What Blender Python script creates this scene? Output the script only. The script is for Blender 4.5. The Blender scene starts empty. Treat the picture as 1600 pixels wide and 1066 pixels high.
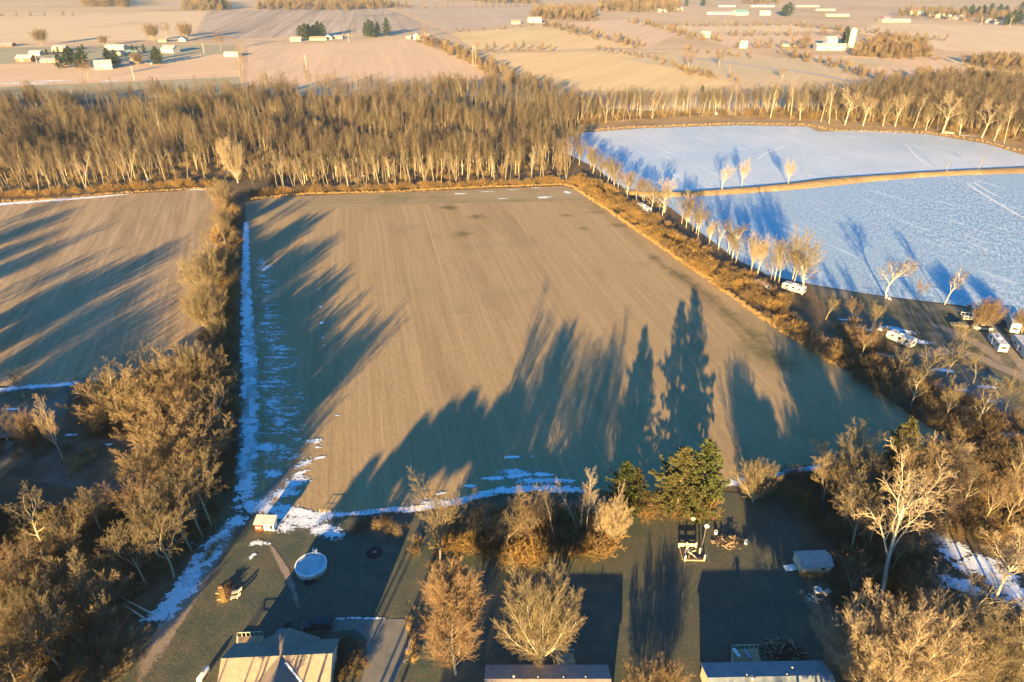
import bpy, bmesh, math, random
import numpy as np
from mathutils import Vector, Matrix
R = math.radians
SC = bpy.context.scene
COL = SC.collection

# ---------------------------------------------------------------- camera, sky, sun, exposure
CAM_H, PITCH, FPX = 100.0, R(29.0), 1067.0
cd = bpy.data.cameras.new("camera")
cam = bpy.data.objects.new("camera", cd)
COL.objects.link(cam)
cam.location = (0, 0, CAM_H)
cam.rotation_euler = (R(90) - PITCH, 0, 0)
cd.sensor_width = 36.0
cd.lens = 36.0 * FPX / 1600.0
cd.clip_start, cd.clip_end = 0.5, 30000
SC.camera = cam

SUN_EL, SUN_TURN = R(9.3), R(12.9)
w = bpy.data.worlds.new("World")
SC.world = w
w.use_nodes = True
wn = w.node_tree
sky = wn.nodes.new("ShaderNodeTexSky")
sky.sky_type = 'NISHITA'
sky.sun_disc = False
sky.sun_elevation = SUN_EL
sky.sun_rotation = R(180) + SUN_TURN
sky.air_density, sky.dust_density, sky.ozone_density = 1.0, 0.0, 3.5
bg = wn.nodes["Background"]
bg.inputs[1].default_value = 0.07
tint = wn.nodes.new("ShaderNodeMix")
tint.data_type, tint.blend_type = 'RGBA', 'MULTIPLY'
tint.inputs[0].default_value = 1.0
tint.inputs[7].default_value = (.07, .67, .96, 1)
wn.links.new(sky.outputs[0], tint.inputs[6])
wn.links.new(tint.outputs[2], bg.inputs[0])
sl = bpy.data.lights.new("sun", 'SUN')
sun = bpy.data.objects.new("sun", sl)
COL.objects.link(sun)
sun.rotation_euler = (R(90) - SUN_EL, 0, -SUN_TURN)
sl.energy, sl.angle, sl.color = 5.0, R(0.5), (1.0, 0.69, 0.27)
SC.view_settings.view_transform = 'Standard'
SC.view_settings.look = 'None'
SC.view_settings.exposure = 2.55
SC.view_settings.gamma = 1.0
cy = SC.cycles
SC.render.engine = 'CYCLES'
cy.max_bounces, cy.diffuse_bounces, cy.glossy_bounces = 3, 2, 1
cy.transmission_bounces, cy.volume_bounces, cy.transparent_max_bounces = 2, 0, 32
cy.use_adaptive_sampling, cy.adaptive_threshold = True, 0.006
cy.caustics_reflective = cy.caustics_refractive = False
cy.use_denoising = True
cy.denoiser = 'OPENIMAGEDENOISE'
cy.denoising_input_passes = 'RGB_ALBEDO_NORMAL'

# ---------------------------------------------------------------- survey helpers
def P(px, py, z=0.0):
    "ground (or height z) coordinates of a place surveyed on the 1600 px wide photograph"
    u, v = (px - 800) / FPX, (py - 533) / FPX
    d = (u, math.cos(PITCH) - v * math.sin(PITCH), -(math.sin(PITCH) + v * math.cos(PITCH)))
    t = (z - CAM_H) / d[2]
    return Vector((d[0] * t, d[1] * t, z))
def HT(px, base, top):
    "height of an upright thing from the rows of its foot and top"
    y = P(px, base).y
    v = (top - 533) / FPX
    f, dn = math.cos(PITCH) - v * math.sin(PITCH), math.sin(PITCH) + v * math.cos(PITCH)
    return CAM_H - y * dn / f
def in_poly(x, y, pts):
    c = False
    j = len(pts) - 1
    for i in range(len(pts)):
        a, b = pts[i], pts[j]
        if (a[1] > y) != (b[1] > y) and x < (b[0] - a[0]) * (y - a[1]) / (b[1] - a[1]) + a[0]:
            c = not c
        j = i
    return c
def fill(poly, step, rng, jit=0.45):
    w_ = [P(*q) for q in poly]
    x0, x1 = min(p.x for p in w_), max(p.x for p in w_)
    y0, y1 = min(p.y for p in w_), max(p.y for p in w_)
    out = []
    ny, nx = int((y1 - y0) / step) + 1, int((x1 - x0) / step) + 1
    for j in range(ny):
        for i in range(nx):
            x = x0 + (i + .5 * (j % 2) + rng.uniform(-jit, jit)) * step
            y = y0 + (j + rng.uniform(-jit, jit)) * step
            if in_poly(x, y, w_):
                out.append((x, y))
    return out
def along(pts, step, rng, side=0.0):
    w_ = [P(*q) for q in pts]
    out, carry = [], 0.0
    for a, b in zip(w_, w_[1:]):
        L = (b - a).length
        d = (b - a) / max(L, 1e-6)
        n = Vector((-d.y, d.x, 0))
        s = carry
        while s < L:
            p = a + d * (s + rng.uniform(-.3, .3) * step) + n * rng.uniform(-side, side)
            out.append((p.x, p.y))
            s += step
        carry = s - L
    return out

# ---------------------------------------------------------------- materials
class NT:
    def __init__(s, name):
        s.m = bpy.data.materials.new(name)
        s.m.use_nodes = True
        s.t = s.m.node_tree
        s.b = s.t.nodes["Principled BSDF"]
        s.out = s.t.nodes["Material Output"]
        s.b.inputs["Roughness"].default_value = .9
        s.b.inputs["Specular IOR Level"].default_value = .2
    def n(s, typ, props=None, **ins):
        x = s.t.nodes.new("ShaderNode" + typ)
        for k, v in (props or {}).items():
            setattr(x, k, v)
        for k, v in ins.items():
            s.put(x.inputs[int(k[1:]) if k[0] == '_' and k[1:].isdigit() else k.replace('_', ' ')], v)
        return x
    def put(s, sock, v):
        if isinstance(v, bpy.types.NodeSocket):
            s.t.links.new(v, sock)
        elif isinstance(v, (tuple, list)) and len(v) == 3 and sock.type == 'RGBA':
            sock.default_value = (*v, 1)
        else:
            sock.default_value = v
    def pos(s, rot=0.0, scale=(1, 1, 1)):
        g = s.n("NewGeometry")
        a = s.n("VectorRotate", {"rotation_type": 'Z_AXIS'}, Vector=g.outputs["Position"], Angle=rot)
        return s.n("VectorMath", {"operation": 'MULTIPLY'}, _0=a.outputs[0], _1=scale).outputs[0]
    def noise(s, vec, scale=1.0, detail=3.0, rough=.55):
        return s.n("TexNoise", Vector=vec, Scale=scale, Detail=detail, Roughness=rough).outputs["Fac"]
    def ramp(s, fac, lo, hi):
        return s.n("MapRange", {"interpolation_type": 'SMOOTHSTEP'}, _0=fac, _1=lo, _2=hi).outputs[0]
    def math(s, op, a, b=0.0):
        return s.n("Math", {"operation": op}, _0=a, _1=b).outputs[0]
    def mix(s, fac, a, b):
        x = s.n("Mix", {"data_type": 'RGBA'})
        s.put(x.inputs[0], fac); s.put(x.inputs[6], a); s.put(x.inputs[7], b)
        return x.outputs[2]
    def color(s, c):
        s.put(s.b.inputs["Base Color"], c)
    def bump(s, h, strength=.5, dist=.1):
        x = s.n("Bump", Strength=strength, Distance=dist, Height=h)
        s.t.links.new(x.outputs[0], s.b.inputs["Normal"])
_cm = {}
def paint(name, rgb, rough=.7, var=.12, scale=1.5, metal=0.0):
    "plain painted / wooden / metal surface with a little wear"
    if name in _cm:
        return _cm[name]
    k = NT(name)
    f = k.noise(k.n("TexCoord").outputs["Object"], scale, 4)
    k.color(k.mix(k.ramp(f, .3, .7), tuple(c * (1 - var) for c in rgb), tuple(min(1, c * (1 + var)) for c in rgb)))
    k.b.inputs["Roughness"].default_value = rough
    k.b.inputs["Metallic"].default_value = metal
    _cm[name] = k.m
    return k.m
def soil(name, ca, cb, cg, rot, row=1.4, streak=60.0, bump=.5, patch=.012, green=.62, rowdist=.12, lines=0):
    k = NT(name)
    st = k.noise(k.pos(rot, (1 / row, 1 / streak, 1)), 1.0, 5, .7)
    wide = k.noise(k.pos(rot, (1 / (row * 6), 1 / (streak * 3), 1)), 1.0, 3, .6)
    big = k.noise(k.pos(0, (1, 1, 1)), patch, 4, .6)
    grain = k.noise(k.pos(rot, (1, .4, 1)), 1.1, 4, .75)
    f = k.math('ADD', k.math('MULTIPLY', st, .5), k.math('MULTIPLY', wide, .3))
    f = k.math('ADD', f, k.math('MULTIPLY', grain, .35))
    c = k.mix(k.ramp(f, .42, .74), ca, cb)
    if lines:
        px_ = k.n("SeparateXYZ", Vector=k.pos(rot, (1, 1, 1))).outputs[0]
        wob = k.math('ADD', px_, k.math('MULTIPLY', k.noise(k.pos(0), .02, 2), 5.0))
        ab = k.math('ABSOLUTE', k.math('SUBTRACT', k.math('FRACT', k.math('DIVIDE', wob, lines)), .5))
        br = k.ramp(k.noise(k.pos(rot, (.06, .012, 1)), 1.0, 3), .45, .65)
        c = k.mix(k.math('MULTIPLY', k.math('MULTIPLY', k.ramp(ab, .468, .49), br), .55), c, tuple(min(1, x * 1.3) for x in cb))
        dk = k.ramp(k.noise(k.pos(rot, (.09, .02, 1)), 1.0, 4, .65), .52, .70)
        c = k.mix(k.math('MULTIPLY', dk, .45), c, tuple(x * .8 for x in ca))
    c = k.mix(k.ramp(big, green - .06, green + .14), c, cg)
    k.color(c)
    h = k.math('ADD', k.math('MULTIPLY', grain, .8), k.math('MULTIPLY', st, .6))
    k.bump(h, bump, rowdist)
    return k.m
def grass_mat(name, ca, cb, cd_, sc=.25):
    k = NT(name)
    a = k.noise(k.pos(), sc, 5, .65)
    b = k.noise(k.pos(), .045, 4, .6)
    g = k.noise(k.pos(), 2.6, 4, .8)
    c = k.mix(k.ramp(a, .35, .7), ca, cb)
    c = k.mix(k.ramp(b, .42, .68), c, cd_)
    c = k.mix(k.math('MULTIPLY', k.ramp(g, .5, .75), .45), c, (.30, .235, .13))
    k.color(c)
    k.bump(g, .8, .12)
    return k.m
def broken(name, rgb, lo=.47, hi=.56, sc=(.5, .5), rot=0.0, rgb2=None, fine=.35, edgek=.55):
    "a ragged-edged layer: thin and gone where the noise eats it, whole in the middle"
    k = NT(name)
    e = k.n("Attribute", {"attribute_name": "edge"}).outputs["Fac"]
    n1 = k.noise(k.pos(rot, (sc[0], sc[1], 1)), 1.0, 6, .68)
    n2 = k.noise(k.pos(rot, (sc[0] * 5, sc[1] * 5, 1)), 1.0, 3, .6)
    f = k.math('ADD', k.math('MULTIPLY', n1, 1 - fine), k.math('MULTIPLY', n2, fine))
    f = k.math('ADD', f, k.math('MULTIPLY', k.math('SUBTRACT', e, .5), edgek))
    al = k.ramp(f, lo, hi)
    k.color(k.mix(k.ramp(n2, .35, .65), rgb, rgb2 or tuple(c * .85 for c in rgb)))
    k.bump(n2, .3, .08)
    tr = k.n("BsdfTransparent")
    mx = k.n("MixShader")
    k.put(mx.inputs[0], al)
    k.t.links.new(tr.outputs[0], mx.inputs[1])
    k.t.links.new(k.b.outputs[0], mx.inputs[2])
    k.t.links.new(mx.outputs[0], k.out.inputs[0])
    return k.m

# ---------------------------------------------------------------- mesh helpers
def link(name, me, parent=None):
    o = bpy.data.objects.new(name, me)
    COL.objects.link(o)
    if parent:
        o.parent = parent
    return o
def tag(o, label=None, cat=None, group=None, kind=None):
    if label: o["label"] = label
    if cat: o["category"] = cat
    if group: o["group"] = group
    if kind: o["kind"] = kind
    return o
def thing(name, label, cat, loc=(0, 0, 0), rot=0.0, group=None):
    o = link(name, None)
    o.location = loc
    o.rotation_euler = (0, 0, rot)
    return tag(o, label, cat, group)
def copy_tree(o, parent=None):
    c = o.copy()
    COL.objects.link(c)
    c.parent = parent
    for ch in list(o.children):
        copy_tree(ch, c)
    return c
class MB:
    def __init__(s):
        s.v, s.f = [], []
    def face(s, pts):
        i = len(s.v)
        s.v += [tuple(p) for p in pts]
        s.f.append(tuple(range(i, i + len(pts))))
        return s
    def poly(s, v, f):
        i = len(s.v)
        s.v += [tuple(p) for p in v]
        s.f += [tuple(a + i for a in q) for q in f]
        return s
    def box(s, x0, y0, z0, x1, y1, z1, tx=0.0, ty=0.0):
        "box; tx, ty pull the top in"
        v = [(x0, y0, z0), (x1, y0, z0), (x1, y1, z0), (x0, y1, z0),
             (x0 + tx, y0 + ty, z1), (x1 - tx, y0 + ty, z1), (x1 - tx, y1 - ty, z1), (x0 + tx, y1 - ty, z1)]
        return s.poly(v, [(3, 2, 1, 0), (4, 5, 6, 7), (0, 1, 5, 4), (1, 2, 6, 5), (2, 3, 7, 6), (3, 0, 4, 7)])
    def bar(s, a, b, r, n=6, r2=None):
        a, b = Vector(a), Vector(b)
        d = (b - a).normalized()
        u = d.orthogonal().normalized()
        w_ = d.cross(u)
        r2 = r if r2 is None else r2
        v = []
        for p, q in ((a, r), (b, r2)):
            v += [p + (u * math.cos(6.2832 * i / n) + w_ * math.sin(6.2832 * i / n)) * q for i in range(n)]
        f = [(i, (i + 1) % n, n + (i + 1) % n, n + i) for i in range(n)]
        return s.poly(v, f + [tuple(range(n - 1, -1, -1)), tuple(range(n, 2 * n))])
    def lathe(s, prof, n=24, c=(0, 0, 0)):
        v, f = [], []
        for r, z in prof:
            v += [(c[0] + r * math.cos(6.2832 * i / n), c[1] + r * math.sin(6.2832 * i / n), c[2] + z) for i in range(n)]
        for j in range(len(prof) - 1):
            f += [(j * n + i, j * n + (i + 1) % n, (j + 1) * n + (i + 1) % n, (j + 1) * n + i) for i in range(n)]
        return s.poly(v, f)
    def extrude(s, prof, y0, y1, inset=None):
        "prism from an (x, z) outline, between y0 and y1"
        n = len(prof)
        v = [(x, y0, z) for x, z in prof] + [(x, y1, z) for x, z in prof]
        f = [tuple(range(n)), tuple(range(2 * n - 1, n - 1, -1))]
        f += [(i, n + i, n + (i + 1) % n, (i + 1) % n) for i in range(n)]
        return s.poly(v, f)
    def build(s, name, m, parent=None, smooth=False, bevel=0.0):
        me = bpy.data.meshes.new(name)
        me.from_pydata(s.v, [], s.f)
        me.materials.append(m)
        if bevel:
            b = bmesh.new()
            b.from_mesh(me)
            bmesh.ops.remove_doubles(b, verts=b.verts, dist=1e-4)
            bmesh.ops.bevel(b, geom=list(b.edges), offset=bevel, segments=2, affect='EDGES', profile=.6, clamp_overlap=True)
            b.to_mesh(me)
            b.free()
        b = bmesh.new(); b.from_mesh(me)
        bmesh.ops.recalc_face_normals(b, faces=b.faces)
        b.to_mesh(me); b.free()
        if smooth:
            me.polygons.foreach_set("use_smooth", [True] * len(me.polygons))
        return link(name, me, parent)
def sheet(name, pts, z, m, kind='structure', world=False):
    me = bpy.data.meshes.new(name)
    ps = [Vector((*p, 0)) if world else P(*p) for p in pts]
    me.from_pydata([(p.x, p.y, z) for p in ps], [], [tuple(range(len(ps)))])
    b = bmesh.new(); b.from_mesh(me)
    bmesh.ops.triangulate(b, faces=b.faces[:])
    for f in b.faces:
        if f.normal.z < 0:
            f.normal_flip()
    b.to_mesh(me); b.free()
    me.materials.append(m)
    return tag(link(name, me), kind=kind)
def strip(name, pts, width, z, m, kind='structure', world=False, mound=0.0, step=4.0):
    "ribbon along a line; attribute edge = 1 in the middle, 0 at the rim"
    ps = [Vector((p[0], p[1], 0)) if world else P(p[0], p[1]) for p in pts]
    ws = list(width) if isinstance(width, (list, tuple)) else [width] * len(ps)
    c, cw = [], []
    for i in range(len(ps) - 1):
        a = ps[max(i - 1, 0)]; b = ps[i]; d = ps[i + 1]; e = ps[min(i + 2, len(ps) - 1)]
        n = max(1, int((d - b).length / step))
        for k in range(n):
            t = k / n
            c.append(.5 * ((2 * b) + (d - a) * t + (2 * a - 5 * b + 4 * d - e) * t * t + (3 * b - a - 3 * d + e) * t ** 3))
            cw.append(ws[i] + (ws[i + 1] - ws[i]) * t)
    c.append(ps[-1]); cw.append(ws[-1])
    off = (-.5, -.28, 0, .28, .5)
    ed = (0, .62, 1, .62, 0)
    v, f, e_ = [], [], []
    for i, p in enumerate(c):
        d = (c[min(i + 1, len(c) - 1)] - c[max(i - 1, 0)]).normalized()
        n = Vector((-d.y, d.x, 0))
        end = min(1, min(i, len(c) - 1 - i) / 2 + .3)
        for o, q in zip(off, ed):
            v.append(tuple(p + n * (o * cw[i]) + Vector((0, 0, z + mound * (1 - abs(o * 2) ** 2)))))
            e_.append(q * end)
    for i in range(len(c) - 1):
        for j in range(4):
            f.append((i * 5 + j, i * 5 + j + 1, i * 5 + j + 6, i * 5 + j + 5))
    me = bpy.data.meshes.new(name)
    me.from_pydata(v, [], f)
    me.attributes.new("edge", 'FLOAT', 'POINT').data.foreach_set("value", e_)
    me.materials.append(m)
    for q in me.polygons:
        q.use_smooth = True
    me.update()
    if len(me.polygons) and me.polygons[0].normal.z < 0:
        me.flip_normals()
    return tag(link(name, me), kind=kind)
def blot_mesh(mb, at, rx, ry, rot=0.0, z=.12, n=20):
    p = at if isinstance(at, Vector) else P(*at)
    i = len(mb['v'])
    mb['v'].append((p.x, p.y, z)); mb['e'].append(1.0)
    for ring, e in ((.5, .6), (1, 0)):
        for k in range(n):
            a = 6.2832 * k / n
            x, y = rx * ring * math.cos(a), ry * ring * math.sin(a)
            mb['v'].append((p.x + x * math.cos(rot) - y * math.sin(rot), p.y + x * math.sin(rot) + y * math.cos(rot), z))
            mb['e'].append(e)
    for k in range(n):
        a, b = i + 1 + k, i + 1 + (k + 1) % n
        mb['f'] += [(i, a, b), (a, a + n, b + n, b)]
def blots(name, lst, m, z=.12, kind='stuff'):
    mb = {'v': [], 'f': [], 'e': []}
    for q in lst:
        blot_mesh(mb, q[0], q[1], q[2], R(q[3]) if len(q) > 3 else 0, z)
        z += .003
    me = bpy.data.meshes.new(name)
    me.from_pydata(mb['v'], [], mb['f'])
    me.attributes.new("edge", 'FLOAT', 'POINT').data.foreach_set("value", mb['e'])
    me.materials.append(m)
    return tag(link(name, me), kind=kind)

# ---------------------------------------------------------------- ground, fields, water, roads
ROW = R(-12)
M_far = soil("far_farmland", (.54, .36, .20), (.64, .44, .255), (.48, .32, .18), R(-18), 4, 150, .2, .004, .5)
M_stub = soil("stubble_field", (.30, .205, .105), (.42, .292, .155), (.215, .178, .085), ROW, 1.3, 70, .8, .018, .60, lines=13)
M_leftf = soil("pale_stubble", (.26, .18, .10), (.46, .325, .19), (.21, .165, .085), R(-19), 1.6, 50, .9, .015, .66, lines=11)
M_litter = grass_mat("leaf_litter", (.11, .072, .042), (.19, .125, .07), (.075, .06, .04), .3)
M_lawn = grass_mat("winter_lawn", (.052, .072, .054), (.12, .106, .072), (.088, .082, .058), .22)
M_bank = grass_mat("dry_bank_grass", (.34, .22, .10), (.48, .32, .15), (.26, .17, .08), .3)
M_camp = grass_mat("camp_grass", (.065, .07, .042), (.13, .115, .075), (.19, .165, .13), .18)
def ice_mat(name, a, b, c):
    k = NT(name)
    big = k.noise(k.pos(), .012, 4, .6)
    rip = k.noise(k.pos(R(25), (1, .4, 1)), .9, 6, .72)
    fine = k.noise(k.pos(R(-20), (1, .5, 1)), 1.3, 3, .6)
    lines = k.noise(k.pos(R(70), (.03, .25, 1)), 1.0, 3, .5)
    col = k.mix(k.ramp(rip, .42, .60), a, b)
    col = k.mix(k.math('MULTIPLY', k.ramp(big, .40, .66), .75), col, c)
    col = k.mix(k.math('MULTIPLY', k.ramp(lines, .58, .66), .25), col, (.86, .88, .92))
    k.color(col)
    k.b.inputs["Roughness"].default_value = .42
    k.b.inputs["Specular IOR Level"].default_value = .35
    k.bump(k.math('ADD', rip, k.math('MULTIPLY', fine, .5)), .75, .3)
    return k.m
M_ice1 = ice_mat("frosted_ice", (.38, .45, .50), (.49, .54, .58), (.60, .60, .59))
M_ice2 = ice_mat("rippled_ice", (.20, .30, .39), (.47, .54, .60), (.33, .42, .50))
M_snow = broken("snow_cover", (.80, .83, .88), .53, .60, (.25, .34), 0.0, None, .4, .42)
M_snowrow = broken("snow_in_rows", (.78, .82, .88), .60, .64, (.17, .55), 0.0, None, .4, .2)
M_snowthin = broken("thin_snow", (.74, .79, .86), .60, .70, (.3, .3), 0.0, None, .5)
M_track = broken("worn_earth", (.30, .235, .18), .40, .58, (.4, .4), 0.0, (.22, .17, .125), .5)
M_wheel = broken("wheel_track", (.14, .125, .09), .58, 1.0, (.5, .5), 0.0, (.12, .11, .08), .5)
M_green = broken("green_tinge", (.16, .145, .07), .48, 1.15, (.08, .08), 0.0, None, .3)
M_road = paint("road_surface", (.40, .35, .32), .9, .08, .3)

sheet("ground", [(-3200, -250), (3200, -250), (3200, 4300), (-3200, 4300)], 0.0, M_far, world=True)
sheet("woodland_floor", [(-420, 20), (420, 20), (420, 330), (760, 420), (900, 700), (420, 640), (200, 520), (60, 560), (-80, 640), (-520, 650)], .03, M_litter, world=True)
central = [(384, 318), (420, 309), (560, 303), (740, 296), (880, 291), (902, 297), (940, 322), (1010, 370), (1120, 446), (1210, 510), (1310, 572), (1400, 632), (1475, 684), (1420, 705), (1240, 730), (1150, 752), (1110, 762), (970, 772), (900, 760), (820, 762), (760, 778), (690, 794), (600, 802), (500, 806), (410, 802), (378, 795), (380, 600)]
sheet("field", central, .06, M_stub)
sheet("field", [(-420, 338), (0, 322), (160, 305), (320, 297), (352, 300), (352, 420), (345, 560), (300, 575), (140, 590), (60, 606), (-60, 612), (-520, 640)], .06, M_leftf)
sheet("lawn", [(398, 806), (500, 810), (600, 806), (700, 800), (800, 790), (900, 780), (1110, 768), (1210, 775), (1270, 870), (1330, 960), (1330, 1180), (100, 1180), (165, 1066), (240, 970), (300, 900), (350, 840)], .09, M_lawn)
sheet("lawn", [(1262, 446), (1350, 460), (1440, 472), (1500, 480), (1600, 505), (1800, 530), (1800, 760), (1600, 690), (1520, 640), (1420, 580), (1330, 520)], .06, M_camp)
M_head = soil("headland_soil", (.24, .18, .10), (.40, .30, .18), (.20, .175, .08), R(88), 1.5, 60, .8, .03, .56)
sheet("headland", [(386, 319), (420, 310), (560, 304), (740, 297), (880, 292), (901, 298), (925, 314), (700, 318), (520, 326), (388, 336)], .075, M_head)
# clearing with frosty grass inside the thicket
sheet("clearing", [(-60, 690), (60, 680), (130, 690), (250, 680), (340, 700), (350, 745), (260, 765), (120, 765), (0, 740)], .06, M_camp)
sheet("clearing", [(-80, 600), (40, 605), (110, 600), (100, 660), (30, 690), (-80, 690)], .06, M_camp)

# the two sheets of ice, the bank between them and the shore
sheet("lake", [(860, 212), (905, 206), (1000, 200), (1150, 195), (1262, 197), (1278, 205), (1350, 203), (1450, 209), (1540, 224), (1600, 242), (1720, 275), (1600, 270), (1480, 275), (1390, 282), (1300, 290), (1200, 297), (1130, 304), (1060, 308), (1000, 308), (960, 285), (930, 262), (885, 240)], .05, M_ice1)
sheet("lake", [(1005, 300), (1060, 302), (1140, 300), (1260, 289), (1400, 278), (1600, 269), (1760, 262), (2050, 420), (1850, 560), (1700, 530), (1600, 500), (1500, 477), (1440, 470), (1360, 460), (1270, 445), (1200, 430), (1150, 405), (1090, 360), (1050, 326)], .04, M_ice2)
strip("embankment", [(960, 300), (1040, 304), (1130, 300), (1240, 291), (1300, 284), (1400, 276), (1480, 271), (1600, 266), (1800, 258)], [6, 8, 9, 11, 13, 9, 9, 12, 14], .05, M_bank, mound=1.2)
sheet("bank", [(870, 222), (905, 208), (1000, 201), (1150, 196), (1262, 198), (1278, 206), (1350, 204), (1450, 210), (1540, 225), (1600, 243), (1720, 276), (1760, 240), (1600, 205), (1500, 190), (1280, 178), (1080, 180), (930, 190), (860, 205)], .07, M_bank)
strip("path", [(905, 203), (1000, 196), (1150, 190), (1290, 192), (1400, 198), (1500, 212), (1600, 233)], 4.5, .11, M_track)

# ---- snow lying on the ground
strip("snow", [(385, 345), (384, 400), (385, 470), (388, 540), (390, 610), (388, 680), (384, 740), (382, 800)], [4, 5, 6.5, 7.5, 8, 8, 8, 8], .12, M_snow, 'stuff')
strip("snow", [(408, 395), (414, 440), (420, 500), (428, 560), (432, 620), (440, 690), (440, 740)], [10, 14, 19, 24, 28, 30, 26], .12, M_snowrow, 'stuff')
strip("snow", [(372, 800), (345, 838), (315, 880), (285, 925), (250, 965), (190, 975)], [6, 8, 8, 8, 9, 6], .13, M_snow, 'stuff')
blots("snow", [((400, 790), 9, 7, 20), ((430, 795), 10, 5), ((445, 825), 9, 4), ((490, 815), 12, 5), ((520, 835), 7, 4), ((460, 755), 9, 5, 30), ((440, 770), 7, 4, 30), ((475, 725), 6, 3, 40), ((372, 815), 6, 5, 40), ((340, 850), 7, 4, 60), ((300, 905), 7, 4, 55), ((405, 850), 5, 2), ((395, 870), 3, 1.4, 60), ((490, 690), 6, 2.4), ((425, 740), 8, 4), ((415, 700), 8, 5), ((690, 786), 14, 3), ((840, 752), 14, 3), ((800, 738), 9, 3)], M_snowthin, .14)
strip("snow", [(395, 795), (440, 800), (500, 806), (560, 802), (640, 796), (700, 788), (745, 775), (790, 766), (850, 764), (905, 766), (950, 775)], [5, 6, 4, 2.5, 3.5, 3.5, 3.5, 4, 4, 4.5, 4], .13, M_snow, 'stuff')
strip("snow", [(1100, 764), (1130, 758), (1160, 752), (1200, 745), (1250, 735), (1330, 722)], [4, 4, 4, 3, 3, 3], .13, M_snow, 'stuff')
strip("snow", [(-30, 322), (60, 315), (130, 310), (210, 303)], [8, 8, 6, 3], .13, M_snow, 'stuff')
strip("snow", [(275, 299), (300, 297), (335, 296)], [5, 6, 5], .13, M_snow, 'stuff')
strip("snow", [(-60, 612), (40, 606), (110, 600), (180, 590), (240, 585)], [6, 6, 5, 4, 4], .13, M_snowthin, 'stuff')
strip("snow", [(500, 966), (560, 967), (635, 968)], [1.6, 1.2, 1], .15, M_snow, 'stuff')
strip("snow", [(640, 972), (642, 1000), (634, 1030), (620, 1062)], [1.6, 1.8, 1.4, 1.4], .15, M_snowthin, 'stuff')
blots("snow", [((470, 815), 9, 3.2, -8), ((505, 828), 5, 3, 0), ((438, 805), 5, 2.6), ((455, 772), 4.5, 2, 0), ((470, 740), 4, 1.2, 30), ((497, 700), 2.2, .9, 0), ((527, 650), 1.4, .7), ((500, 716), 2.5, .8, 20),
                ((810, 742), 7, 2.4, 10), ((770, 748), 5, 1.5, 0), ((850, 742), 5, 1.6), ((880, 752), 5, 1.4), ((800, 715), 3.5, .9), ((833, 714), 2, .6), ((860, 752), 6, 1.5), ((690, 772), 3, .9, 10), ((735, 760), 2.5, 1), ((760, 770), 5, 2)], M_snow, .125)
blots("snow", [((718, 303), 9, 2.2), ((760, 300), 8, 1.2), ((785, 311), 5.5, 1.5), ((850, 309), 8, 3, 8), ((886, 301), 5, 4, -50), ((800, 297), 7, 1.4), ((840, 294), 8, 1.5)], M_snow, .125)
blots("snow", [((497, 432), 1.0, .6), ((499, 452), .8, .7), ((501, 480), 1.2, 1.4), ((503, 505), 1.1, 2.2), ((504, 528), .8, 1.0), ((506, 540), .7, .6)], M_snow, .12)
blots("snow", [((1345, 513), 9, 3, -30), ((1400, 515), 14, 4, -25), ((1440, 535), 9, 3.5, -10), ((1330, 535), 8, 2.4, -35), ((1380, 555), 6, 2, -30), ((1476, 580), 10, 3, -10), ((1455, 600), 8, 2.2, -10), ((1500, 610), 6, 2), ((1540, 605), 7, 2, -10), ((1550, 628), 6, 2), ((1510, 640), 7, 2.4), ((1430, 620), 5, 1.6), ((1580, 680), 9, 3.5), ((1400, 600), 5, 1.4, -40), ((1320, 500), 8, 2)], M_snowthin, .11)
blots("snow", [((1490, 862), 7, 5, 20), ((1530, 885), 9, 6), ((1500, 915), 6, 5), ((1560, 905), 7, 5), ((1470, 840), 5, 4), ((1585, 930), 7, 5)], M_snow, .11)
blots("snow", [((215, 700), 4, 1.6), ((170, 695), 3, 1.2), ((110, 680), 4, 1.4), ((265, 682), 3.5, 1.2), ((20, 640), 6, 1.4), ((245, 885), 4, 1.5), ((225, 912), 4, 1.3), ((300, 850), 3, 2)], M_snowthin, .11)
blots("snow", [((40, 131), 62, 8), ((85, 127), 40, 7, 5), ((172, 127), 18, 9, 35), ((268, 122), 5, 2), ((1180, 178), 12, 3), ((1510, 213), 12, 2.4, -15)], M_snow, .32)
rw = random.Random(4)
blots("snow", [(Vector((x, y, 0)), rw.uniform(2, 6), rw.uniform(1.5, 4), rw.uniform(0, 180)) for x, y in fill([(0, 290), (330, 280), (380, 270), (480, 280), (880, 280), (870, 170), (400, 170), (0, 200)], 24, rw)], M_snowthin, .07)

for pts, wd in (([(1180, 252), (1196, 240), (1218, 232), (1240, 222)], 3), ([(1186, 255), (1206, 246), (1222, 236)], 2), ([(1412, 224), (1424, 236), (1440, 252), (1470, 270)], 2.5), ([(1505, 283), (1530, 300), (1560, 318), (1605, 345)], 4), ([(1515, 281), (1545, 300), (1575, 314)], 3)):
    strip("snow", pts, wd, .10, M_snowthin, 'stuff')
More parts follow.
